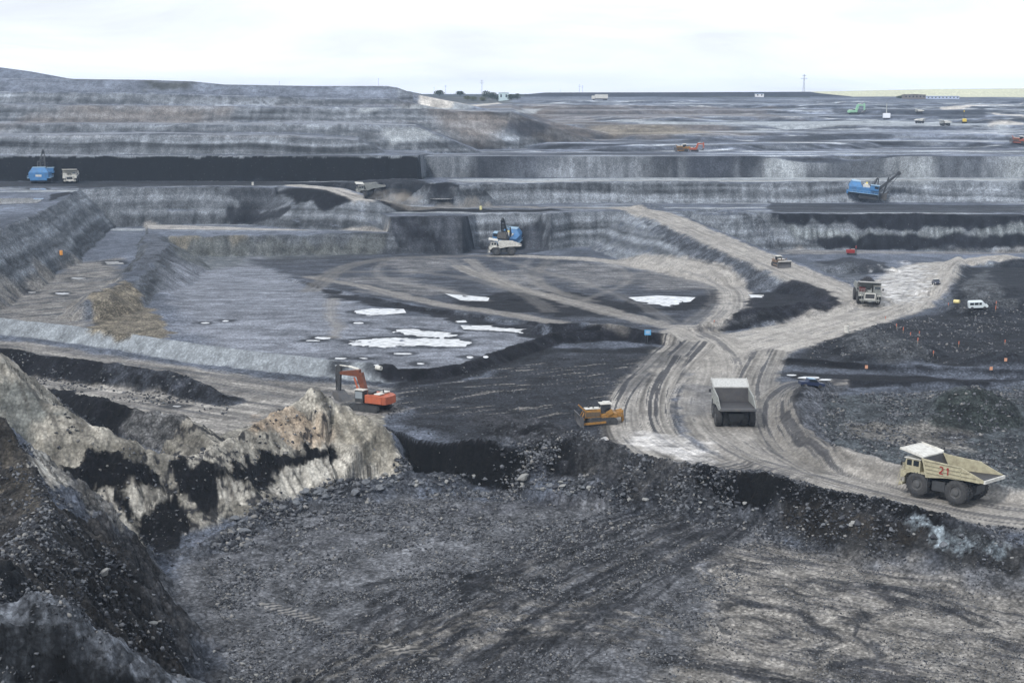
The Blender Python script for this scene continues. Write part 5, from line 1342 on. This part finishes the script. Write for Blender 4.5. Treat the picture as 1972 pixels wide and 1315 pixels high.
lo = make_lorry('white box lorry driving left along the distant pit rim', WHT, WHT, 11); x, y = gpos(1155, 193.5); place(lo, x, y, R(184), 3, 1, 1.5, flat=True)
def far_truck(label, px, py, head, sc):
    T = empty('haul_truck', label, 'haul truck')
    m = MB(); m.prism([(2.5, 5.5), (-3.3, 5.25), (-6.9, 3.95), (-1.4, 3.3), (1.4, 2.9)], -3.1, 3.1); m.build('tray', WHT, T)
    MB().prism([(2.45, 5.5), (2.45, 5.8), (6.0, 6.2), (6.0, 5.9)], -3.1, 3.1).build('canopy', WHT, T)
    MB().box(2.7, 5.7, -2.9, 2.9, 2.6, 4.6).build('cab', GRN, T, .1)
    MB().box(-4.6, 5.6, -1.5, 1.5, 1.3, 2.8).build('chassis', DKS, T)
    for x in (3.1, -2.9):
        for y in (-2.4, 2.4): MB().lathe([(.001, -.6), (1.5, -.6), (1.68, 0), (1.5, .6), (.001, .6)], (0, 0, 0), 'y', 14).build('wheel', TYR, T, loc=(x, y, 1.68))
    x, y = gpos(px, py); place(T, x, y, head, 3, 2.5, sc*.62); return T
far_truck('tiny pale haul truck beside the start of the distant haul track', 1770, 219, R(170), .9)
far_truck('tiny pale haul truck at the bend below the white shovel', 1771, 238, R(20), .9)
far_truck('tiny cream haul truck driving left in the dark hollow at far right', 1820, 242, R(185), 1.0)
# white far shovel
T = empty('mining_shovel', 'small white shovel with raised mast on the distant upper bench', 'mining shovel')
MB().box(-5, 5, -4, 4, 1.6, 7).build('machine_house', mat('far_white', (.78, .8, .84), .5, var=.03), T, .3)
MB().box(-4, 4, -3.5, 3.5, 0, 1.6).build('crawler_track', DKS, T)
m = MB(); m.beam((3, 0, 6), (4.6, 0, 17), 1.2, 1.4, .8, 1); m.beam((4.4, 0, 15), (7.0, 0, 18), .8, .8); m.build('boom', GRN, T)
x, y = gpos(1707, 229); place(T, x, y, R(80), 3, 3, .65, flat=True)
# tall yellow drill rig far right and small red rig in the right pit
def rig(label, px, py, body, mastm, hm, sc, head):
    T = empty('drill_rig', label, 'drill rig')
    for s_ in (1, -1): crawler(T, s_*1.3, 4.2, .6, 1.0)
    MB().box(-2.6, 1.2, -1.3, 1.3, 1.1, 2.9).build('body', body, T, .08)
    MB().box(.2, 1.9, .2, 1.3, 1.2, 3.2).build('cab', GRN, T, .06)
    m = MB()
    for (a, b) in ((-.3, -.3), (.3, -.3), (.3, .3), (-.3, .3)): m.tube((2.3+a, b, .3), (2.3+a, b, hm), .06)
    for k in range(int(hm)): m.tube((2.0, -.3, .6+k), (2.6, -.3, 1.4+k), .04); m.tube((2.0, .3, .6+k), (2.6, .3, 1.4+k), .04)
    m.build('mast', mastm, T)
    MB().box(2.05, 2.55, -.25, .25, hm-1.6, hm-.2).build('drive_head', body, T)
    x, y = gpos(px, py); place(T, x, y, head, 1.5, 1.2, sc); return T
rig('small red drill rig with dark masts at the foot of the right pit wall', 1640, 491, RED, DKS, 5, .75, R(10))
rig('tall yellow headed drill rig among the distant dark hollows at far right', 1857, 237, mat('rig_yellow', (.75, .55, .08), .5, var=.1), DKS, 9, .95, R(80))

# ------------------------------------------------------------------ signs, stakes, drums
def sign(px, py, h, w, hh, m_, label, name='sign', cat='sign'):
    x, y, z = G(px, py)
    T = empty(name, label, cat); T.location = (x, y, z)
    MB().tube((0, 0, -.3), (0, 0, h), .06).build('post', DKS, T)
    MB().box(-w/2, w/2, -.10, -.05, h-hh, h).build('board', m_, T, .01)
    return T
b = sign(1247, 660, 3.0, 1.5, 1.2, mat('sign_blue', (.10, .35, .62), .5, var=.05), 'blue square sign on a post at the tip of the dark berm')
m = MB(); 
for zz in (2.15, 2.4, 2.62): m.box(-.5, .5, -.115, -.102, zz, zz+.1)
m.build('lettering', WHT, b)
for i, (px, py, lab) in enumerate([(1668, 716, 'orange warning box sign on a post beside the dark trench'), (1908, 719, 'orange warning sign on the trench bank at the far right'), (1936, 702, 'pale orange sign above the trench bank at the right edge')]):
    sign(px, py, 1.4, .6, .7, mat('sign_orange', (.62, .32, .20), .5, var=.05), lab)
def stake(px, py, h, label, group):
    x, y, z = G(px, py)
    T = empty('marker_stake', label, 'marker stake', group); T.location = (x, y, z)
    MB().tube((0, 0, -.3), (.05, 0, h), .05, .04).build('stake', WOOD, T)
    MB().prism([(-.08, h*.5), (.10, h*.45), (.13, h), (-.06, h*.98)], -.04, .04).build('ribbon', FAB, T)
for i, (px, py, h) in enumerate([(1726, 634, 2.0), (1739, 642, 2.2), (1753, 650, 1.8), (1770, 646, 1.5), (1767, 662, 2.0), (1797, 686, 1.8), (1846, 668, 1.9), (1917, 602, 2.6), (1826, 591, 1.6), (1705, 617, 1.5), (1918, 590, 2.0), (1935, 664, 1.7), (1375, 623, 1.2)]):
    stake(px, py, h*.7, ['orange ribboned wooden stake standing in the black coaly ground on the right', 'orange ribboned stake'][0], 'orange marker stakes on the black ground')
def drum(px, py, m_, label, s_=1.0, lying=False):
    x, y, z = G(px, py)
    o = MB().lathe([(.001, 0), (.3, 0), (.31, .3), (.3, .31), (.31, .6), (.3, .61), (.3, .9), (.001, .9)], (0, 0, 0), 'z', 16).build('drum', m_)
    o.location = (x, y, z-.05 if not lying else z+.3*s_); o.scale = (s_,)*3
    if lying: o.rotation_euler = (R(90), 0, R(50))
    tag(o, label, 'drum')
drum(1630, 640, WHT, 'white drum standing at the roadside below the loaded truck', 1.8)
drum(1837, 584, mat('drum_yellow', (.75, .65, .3), .5, var=.1), 'yellow drum lying left of the white minibus', 1.7, True)
drum(926, 404, mat('pale_yellow', (.75, .7, .35), .5, var=.1), 'pale yellow drum on the bench above the middle shovel', 1.8)
drum(487, 357, WHT, 'white drum on the coal bench under the black wall', 1.6)
drum(118, 491, AMB, 'orange drum on the left floor at the foot of the grey wall', 1.7)
drum(725, 712, WHT, 'white drum near the end of the pale berm', 1.5, True)
# old tyre at the bottom edge
x, y, z = G(572, 1318)
o = MB().lathe([(.55, -.22), (.62, -.3), (.95, -.3), (1.05, -.15), (1.05, .15), (.95, .3), (.62, .3), (.55, .22), (.55, -.22)], (0, 0, 0), 'z', 30).build('old_tyre', TYR, smooth=True)
o.location = (x, y, z+.25); o.rotation_euler = (R(8), R(-6), 0); tag(o, 'worn black tyre lying on the gravel at the bottom edge', 'tyre')

# ------------------------------------------------------------------ horizon: masts, buildings, bushes
def mast(px, pyb, pyt, Yd, label, kind=0, group=None):
    x, y, zt_ = PY(px, pyt, Yd); zb = PY(px, pyb, Yd)[2]
    h = zt_-zb
    T = empty('power_pylon' if kind == 0 else 'utility_pole', label, 'pylon' if kind == 0 else 'pole', group); T.location = (x, y, zb)
    m = MB(); w = h*.05 if kind == 0 else h*.02
    if kind == 0:
        for sx in (-1, 1):
            for sy in (-1, 1): m.tube((sx*w, sy*w, 0), (sx*w*.2, sy*w*.2, h), h*.006, n=4)
        for k in range(5):
            a = 1-k/5*.8; b_ = 1-(k+1)/5*.8
            m.tube((-w*a, -w*a, h*k/5), (w*b_, -w*b_, h*(k+1)/5), h*.004, n=4); m.tube((w*a, -w*a, h*k/5), (-w*b_, -w*b_, h*(k+1)/5), h*.004, n=4)
    else: m.tube((0, 0, 0), (0, 0, h), h*.018, h*.012, 6)
    m.build('tower' if kind == 0 else 'post', mat('pylon_steel', (.32, .34, .38), .6, var=.05), T)
    m = MB()
    for zz, ww in ((.78, .16), (.92, .10)) if kind == 0 else ((.93, .09),): m.beam((-h*ww, 0, h*zz), (h*ww, 0, h*zz), h*.015, h*.02)
    m.build('crossarm', MATS['pylon_steel'], T)
for px, pb_, pt, Yd, lab, k in [(729, 168, 151, 860, 'slim utility pole on top of the left spoil hill', 1), (836, 182, 168, 1500, 'short pole left of the distant bushes', 1), (858, 182, 164, 2600, 'faint pylon between two poles on the horizon', 0),
                            (928, 182, 154, 1900, 'tall pylon left of the pale building on the horizon', 0), (1116, 181, 163, 3000, 'left of two faint pylons on the middle horizon', 0), (1122, 181, 165, 3100, 'right of two faint pylons on the middle horizon', 0),
                            (1079, 180, 172, 2040, 'small pole on top of the dark far bank', 1), (1549, 182, 143, 2100, 'tallest pylon standing alone on the right horizon', 0), (538, 170, 157, 860, 'thin pole rising from the middle of the left hill crest', 1)]:
    mast(px, pb_, pt, Yd, lab, k)
def house(px, py, w, h, d, wall, roof, label, gable=.25, name='building'):
    x, y, z = G(px, py)
    T = empty(name, label, 'building'); T.location = (x, y, z-.5)
    b_ = MB().box(-w/2, w/2, 0, d, 0, h).build('wall', wall, T)
    MB().prism([(-w/2-.4, h), (w/2+.4, h), (w/2+.4, h+.2), (0, h+h*gable), (-w/2-.4, h+.2)], -.4, d+.4).build('roof', roof, T)
    n = max(2, int(w/4))
    for k in range(n):
        cx = -w/2+w*(k+.5)/n
        MB().box(cx-.8, cx+.8, -.06, -.01, h*.45, h*.8).build('window', GLS, T)
    return T
house(970, 194, 11, 8.5, 10, mat('pale_blue_wall', (.52, .64, .66), .7, var=.05), mat('roof_pale', (.55, .62, .64), .6, var=.05), 'pale blue building with a light roof among bushes on the rim', .08)
house(1463, 187.2, 10, 4.5, 6, mat('white_wall', (.8, .8, .82), .7, var=.04), BLU, 'small white and blue hut on the dark far bank', .1)
for px in (1453, 1474):
    pass
house(1762, 191, 24, 5, 10, mat('brown_wall', (.2, .17, .15), .7), mat('roof_brown', (.14, .11, .10), .7), 'low brown shed at the foot of the green field', .15)
house(1795, 191, 62, 3.5, 10, mat('blue_grey_wall', (.55, .62, .78), .7), mat('roof_bluewhite', (.62, .70, .88), .6), 'long low pale blue roofed shed below the green field', .1)
LEAF = mat('leaf_green', (.055, .075, .035), .9, var=.3, nscale=2)
LEAFB = mat('leaf_pale', (.13, .14, .06), .9, var=.3, nscale=2)
BARK = mat('bark', (.08, .065, .05), .9)
def bush(px, py, r, h, label, m_, seed, group=None, name='tree', cat='tree', Yd=None):
    rs = random.Random(seed)
    x, y, z = G(px, py) if Yd is None else PY(px, py, Yd)
    T = empty(name, label, cat, group); T.location = (x, y, z)
    m = MB(); m.tube((0, 0, -.5), (0, 0, h*.55), r*.08, r*.04, 6)
    for k in range(5):
        a = rs.uniform(0, 6.28); m.tube((0, 0, h*(.25+.06*k)), (math.cos(a)*r*.6, math.sin(a)*r*.6, h*(.5+.08*k)), r*.04, r*.015, 5)
    m.build('trunk', BARK, T)
    m = MB()
    for k in range(520):
        u = rs.gauss(0, .42); v = rs.gauss(0, .42); w = rs.uniform(.22, 1)
        if math.hypot(u, v) > 1.05*math.sin(min(1, w)*math.pi)**.5+.15: continue
        c = Vector((u*r, v*r, w*h)); s_ = r*rs.uniform(.06, .13)
        n_ = Vector((rs.uniform(-1, 1), rs.uniform(-1, 1), rs.uniform(-.3, 1))).normalized(); p = n_.orthogonal().normalized()*s_; q = n_.cross(p)
        m.add([c-p, c-q*.7, c+p, c+q*.7], [(0, 1, 2, 3)])
    m.build('crown', m_, T)
tl = [(936, 190, 7, 10, 'dark tree just left of the pale blue building', LEAF), (948, 192, 8, 9, 'broad dark bush touching the left wall of the pale building', LEAF), (957, 194, 5, 6, 'small bush between the dark bush and the pale building', LEAF), (985, 193, 7, 7, 'dark bush right of the pale blue building', LEAF),
      (996, 193, 5, 8, 'slender dark tree at the right end of the bushes', LEAF), (900, 193, 6, 5, 'pale yellow green bush at the left end of the row', LEAFB), (912, 194, 6, 5, 'second pale green bush from the left of the row', LEAFB),
      (930, 195, 5, 5, 'pale bush in front of the dark trees', LEAFB)]
for i, (px, py, r, h, lab, m_) in enumerate(tl): bush(px, py, r*.8, h*.85, lab, m_, 50+i, 'bushes on the rim by the pale building')
for i, (px, r, h) in enumerate([(1733, 5, 4), (1742, 6, 6), (1751, 5, 4)]):
    bush(px, 190.5, r*.9, h*.8, ['left of three dark trees below the green field', 'tallest middle tree of three below the green field', 'right of three dark trees below the green field'][i], LEAF, 80+i, 'trees at the foot of the green field', Yd=1650)
bush(846, 184.5, 7, 6, 'lone dark bush on the horizon left of the pylon', LEAF, 95, Yd=1700)
bush(886, 184.5, 6, 5, 'small round bush on the horizon right of the faint pylon', LEAF, 96, Yd=1700)

# ------------------------------------------------------------------ boulders
ROCKM = [mat('boulder_grey', (.15, .16, .175), .9, var=.3, nscale=2.5, bump=.1), mat('boulder_dark', (.06, .063, .072), .9, var=.3, nscale=2.5, bump=.1), mat('boulder_pale', (.28, .28, .27), .9, var=.2, nscale=2.5, bump=.1)]
def rock_mesh(seed, m_):
    rs = random.Random(seed); bm = bmesh.new()
    for _ in range(14):
        v = Vector((rs.gauss(0, 1), rs.gauss(0, 1), rs.gauss(0, .8))).normalized()*rs.uniform(.8, 1.1)
        bm.verts.new((v.x, v.y*.85, v.z*.7))
    r_ = bmesh.ops.convex_hull(bm, input=bm.verts)
    bmesh.ops.delete(bm, geom=[g for g in r_['geom_interior'] if isinstance(g, bmesh.types.BMVert)], context='VERTS')
    bmesh.ops.bevel(bm, geom=list(bm.edges), offset=.06, segments=1, affect='EDGES')
    me = bpy.data.meshes.new('boulder'); bm.to_mesh(me); bm.free(); me.materials.append(m_)
    return me
RK = [rock_mesh(i, ROCKM[0 if i % 5 < 3 else (1 if i % 5 == 3 else 2)]) for i in range(20)]
rs = random.Random(5)
def boulder(px, py, s_, lab, grp, mi=None):
    g = G(px, py)
    me = RK[mi if mi is not None else rs.randrange(20)]
    o = bpy.data.objects.new('boulder', me); COL.objects.link(o)
    o.location = (g[0], g[1], g[2]+s_*.2); o.scale = (s_*rs.uniform(.8, 1.2), s_*rs.uniform(.8, 1.2), s_*rs.uniform(.7, 1.1)); o.rotation_euler = (rs.uniform(-.4, .4), rs.uniform(-.4, .4), rs.uniform(0, 6.3))
    tag(o, lab, 'boulder', grp)
def along(pts, n, spread, smin, smax, lab, grp):
    for _ in range(n):
        k = rs.uniform(0, len(pts)-1.001); i = int(k); f = k-i
        px = pts[i][0]+(pts[i+1][0]-pts[i][0])*f+rs.gauss(0, spread); py = pts[i][1]+(pts[i+1][1]-pts[i][1])*f+rs.gauss(0, spread*.6)
        s_ = smin+(smax-smin)*rs.random()**2.5
        boulder(px, py, s_, lab, grp)
along([(420, 1035), (480, 1000), (560, 965), (640, 950), (720, 935), (790, 925)], 85, 15, .3, 1.05, 'angular grey boulder in the rubble at the foot of the tan ridge', 'boulders at the foot of the tan ridge')
along([(790, 930), (900, 928), (1000, 930), (1100, 940), (1200, 955)], 75, 12, .25, .8, 'grey boulder in the rubble band below the black coal face', 'boulders below the black coal face')
along([(1200, 950), (1350, 975), (1500, 985), (1620, 1010), (1760, 1040), (1960, 1060)], 75, 18, .25, .75, 'grey boulder on the rubble bank below the haul road', 'boulders on the bank below the haul road')
along([(150, 1080), (250, 1150), (320, 1220), (400, 1270), (480, 1310)], 40, 22, .2, .6, 'stone lying on the dark slope at the lower left', 'stones on the lower left slope')
boulder(1010, 922, 1.35, 'largest pale boulder standing below the middle of the black coal face', None, 4)
boulder(200, 1105, .9, 'flat pale slab lying on the dark lower left slope', None, 9)
# clods and loose stones too many to count, one body per kind
nr = np.random.RandomState(4)
def shard(seed):
    r_ = np.random.RandomState(seed); bm = bmesh.new()
    for _ in range(9):
        v = r_.normal(size=3); v /= np.linalg.norm(v); v *= r_.uniform(.75, 1.15); bm.verts.new((v[0], v[1]*.85, v[2]*.72))
    r2 = bmesh.ops.convex_hull(bm, input=bm.verts)
    bmesh.ops.delete(bm, geom=[g for g in r2['geom_interior'] if isinstance(g, bmesh.types.BMVert)], context='VERTS')
    bmesh.ops.triangulate(bm, faces=bm.faces); bm.verts.index_update()
    v = np.array([q.co[:] for q in bm.verts], np.float32); f = np.array([[w.index for w in q.verts] for q in bm.faces], np.int32); bm.free()
    return v, f
SH = [shard(i+30) for i in range(6)]
def zgrid(x, y):
    c = (x/y-AC[0])/(AC[1]-AC[0]); i = np.clip(c.astype(int), 0, NC-2); w = c-i
    r = np.clip(np.searchsorted(YR, y)-1, 0, NR-2); v = (y-YR[r])/(YR[r+1]-YR[r])
    return (Z[r, i]*(1-w)+Z[r, i+1]*w)*(1-v)+(Z[r+1, i]*(1-w)+Z[r+1, i+1]*w)*v, r, i
CL = {0: [], 1: [], 2: []}
def scatter(poly, z, n, smin, smax, mix=(.45, .4, .15), pw=2.6, keep=None):
    q = np.array([P(p[0], p[1], z) for p in poly])
    x = nr.uniform(q[:, 0].min(), q[:, 0].max(), n*6); y = nr.uniform(q[:, 1].min(), q[:, 1].max(), n*6)
    ins = np.zeros(len(x), bool)
    for k in range(len(q)):
        x0, y0 = q[k]; x1, y1 = q[(k+1) % len(q)]
        if y0 == y1: continue
        ins ^= ((y0 > y) != (y1 > y)) & (x < (x1-x0)*(y-y0)/(y1-y0)+x0)
    dens = fbm(x/5, y/5, 3, 77)*1.2+.35                     # patchy
    ins &= nr.rand(len(x)) < dens
    x = x[ins][:n]; y = y[ins][:n]
    zz, r, i = zgrid(x, y)
    ok = RGH[r, i] > .25
    x, y, zz = x[ok], y[ok], zz[ok]
    s_ = smin+(smax-smin)*nr.rand(len(x))**pw
    kind = nr.choice(3, len(x), p=mix)
    for k in range(3):
        m_ = kind == k; CL[k].append(np.stack([x[m_], y[m_], zz[m_], s_[m_]], 1))
scatter([(380, 1110), (560, 990), (780, 935), (1100, 930), (1480, 985), (1480, 1050), (1100, 1060), (800, 1060), (560, 1130), (430, 1200)], -62.4, 9000, .07, .42)
scatter([(400, 1110), (800, 1040), (1200, 1040), (1480, 1050), (1420, 1120), (1300, 1330), (450, 1330)], -62.4, 20000, .05, .28)
scatter([(1480, 1045), (1972, 1135), (2050, 1330), (1300, 1330), (1400, 1100)], -62.4, 9000, .04, .2, (.45, .4, .15))
scatter([(400, 1070), (450, 1025), (560, 970), (700, 930), (790, 915), (800, 945), (640, 985), (480, 1060)], -62.4, 2600, .15, .75, (.45, .45, .10), 2.2)
scatter([(790, 930), (1000, 925), (1200, 950), (1480, 985), (1480, 1005), (1200, 985), (1000, 950), (800, 950)], -62, 2600, .12, .6, (.45, .48, .07), 2.4)
scatter([(1200, 900), (1340, 925), (1600, 975), (1972, 1050), (1972, 1125), (1480, 1030), (1200, 970)], -61, 8000, .07, .42, (.68, .27, .05))
scatter([(750, 745), (1040, 690), (1290, 680), (1200, 800), (1200, 885), (960, 868), (745, 820)], -57, 3000, .08, .32, (.85, .14, .01))
scatter([(1540, 760), (1972, 750), (1972, 950), (1750, 925), (1600, 880)], -57, 6000, .08, .5, (.45, .45, .10))
scatter([(1560, 650), (1830, 600), (1972, 590), (1972, 705), (1560, 690)], -57, 4000, .1, .5, (.6, .32, .08))
scatter([(60, 940), (160, 960), (300, 1060), (400, 1180), (480, 1330), (100, 1330), (-60, 1330), (-60, 1000)], -50, 9000, .06, .42, (.6, .3, .10))
scatter([(0, 1120), (200, 1140), (340, 1250), (500, 1400), (0, 1400)], -46, 5000, .05, .3, (.5, .4, .10))
scatter([(0, 690), (240, 700), (440, 745), (440, 780), (200, 750), (0, 730)], -55, 1500, .1, .5, (.6, .3, .1))
scatter([(60, 770), (300, 830), (420, 880), (300, 870), (60, 810)], -54, 1500, .1, .5, (.6, .3, .1))
scatter([(60, 830), (250, 880), (360, 905), (600, 800), (740, 860), (775, 925), (600, 950), (420, 1020), (280, 1050), (120, 960)], -57, 1800, .07, .45, (.5, .3, .2), 2.8)
for k, (nm_, lab, m_) in enumerate([('dark_clods', 'dark clods and coal crumbs strewn over the near pit floor and slopes', mat('clod_dark', (.040, .043, .050), .95, var=.3, nscale=.6)),
                                    ('grey_clods', 'grey clay clods strewn over the near pit floor and banks', mat('clod_grey', (.135, .142, .155), .95, var=.3, nscale=.6)),
                                    ('pale_stones', 'small pale stones strewn over the near pit floor and banks', mat('stone_pale', (.235, .23, .22), .95, var=.3, nscale=.6))]):
    A_ = np.concatenate(CL[k]); vs = []; fs = []; base = 0
    for j in range(6):
        a_ = A_[j::6]
        v, f = SH[j]; n = len(a_)
        th = nr.uniform(0, 6.28, n); c_, s_ = np.cos(th)[:, None], np.sin(th)[:, None]
        vx = (v[None, :, 0]*c_-v[None, :, 1]*s_)*a_[:, 3:4]+a_[:, 0:1]; vy = (v[None, :, 0]*s_+v[None, :, 1]*c_)*a_[:, 3:4]+a_[:, 1:2]
        vz = v[None, :, 2]*a_[:, 3:4]*nr.uniform(.7, 1.2, (n, 1))+a_[:, 2:3]+a_[:, 3:4]*.25
        vs.append(np.stack([vx, vy, vz], -1).reshape(-1, 3)); fs.append((f[None]+(np.arange(n)*len(v))[:, None, None]).reshape(-1, 3)+base); base += n*len(v)
    vs = np.concatenate(vs).astype(np.float32); fs = np.concatenate(fs).astype(np.int32)
    me = bpy.data.meshes.new(nm_); me.vertices.add(len(vs)); me.vertices.foreach_set('co', vs.ravel())
    me.loops.add(len(fs)*3); me.loops.foreach_set('vertex_index', fs.ravel()); me.polygons.add(len(fs)); me.polygons.foreach_set('loop_start', np.arange(0, len(fs)*3, 3, dtype=np.int32)); me.update(calc_edges=True)
    me.materials.append(m_); o = bpy.data.objects.new(nm_, me); COL.objects.link(o); tag(o, lab, 'stones', kind='stuff')

# ------------------------------------------------------------------ dust behind the climbing truck
dm = bpy.data.materials.new('dust'); dm.use_nodes = True
t = dm.node_tree; t.nodes.clear(); lk = t.links.new
do = N(t, 'ShaderNodeOutputMaterial'); dv = N(t, 'ShaderNodeVolumePrincipled'); dv.inputs['Color'].default_value = (.78, .70, .60, 1)
tcn = N(t, 'ShaderNodeTexCoord'); nz = N(t, 'ShaderNodeTexNoise'); nz.inputs['Scale'].default_value = 2.2; nz.inputs['Detail'].default_value = 5
lk(tcn.outputs['Object'], nz.inputs['Vector'])
vl = N(t, 'ShaderNodeVectorMath', operation='LENGTH'); lk(tcn.outputs['Object'], vl.inputs[0])
fa = N(t, 'ShaderNodeMapRange'); fa.inputs['From Min'].default_value = 1.0; fa.inputs['From Max'].default_value = .25; lk(vl.outputs['Value'], fa.inputs['Value'])
nr = N(t, 'ShaderNodeMapRange'); nr.inputs['From Min'].default_value = .42; nr.inputs['From Max'].default_value = .65; lk(nz.outputs['Fac'], nr.inputs['Value'])
mu = N(t, 'ShaderNodeMath', operation='MULTIPLY'); lk(fa.outputs['Result'], mu.inputs[0]); lk(nr.outputs['Result'], mu.inputs[1])
mu2 = N(t, 'ShaderNodeMath', operation='MULTIPLY'); mu2.inputs[1].default_value = .22; lk(mu.outputs[0], mu2.inputs[0])
lk(mu2.outputs[0], dv.inputs['Density']); lk(dv.outputs['Volume'], do.inputs['Volume'])
bm = bmesh.new(); bmesh.ops.create_icosphere(bm, subdivisions=3, radius=1); me = bpy.data.meshes.new('dust_cloud'); bm.to_mesh(me); bm.free(); me.materials.append(dm)
o = bpy.data.objects.new('dust_cloud', me); COL.objects.link(o)
x, y = gpos(762, 393); o.location = (x, y, Zat(x, y)+1.5); o.scale = (13, 7, 5.5); tag(o, 'brown dust cloud drifting behind the climbing haul truck', 'dust', kind='stuff')

# ------------------------------------------------------------------ outer ground and haze
me = bpy.data.meshes.new('outer_ground')
me.from_pydata([(-2400, -1500, -66), (2400, -1500, -66), (2400, 61, -66), (-2400, 61, -66)], [], [(0, 1, 2, 3)])
me.materials.append(mat('outer_earth', (.12, .13, .14), .9))
o = bpy.data.objects.new('terrain', me); COL.objects.link(o); tag(o, 'bare earth behind the viewpoint', 'ground', kind='structure')
hz = bpy.data.materials.new('haze'); hz.use_nodes = True
t = hz.node_tree; t.nodes.clear()
ho = N(t, 'ShaderNodeOutputMaterial'); hv = N(t, 'ShaderNodeVolumePrincipled')
hv.inputs['Color'].default_value = (.55, .74, 1.0, 1); hv.inputs['Density'].default_value = .00011; hv.inputs['Anisotropy'].default_value = .0
t.links.new(hv.outputs['Volume'], ho.inputs['Volume'])
bm = bmesh.new(); bmesh.ops.create_cube(bm, size=1)
me = bpy.data.meshes.new('haze'); bm.to_mesh(me); me.materials.append(hz)
o = bpy.data.objects.new('haze', me); COL.objects.link(o)
o.scale = (5000, 5300, 97); o.location = (0, 1100, -67.5+48.5)
tag(o, 'thin bluish dust haze hanging in the air over the whole pit', 'haze', kind='stuff')
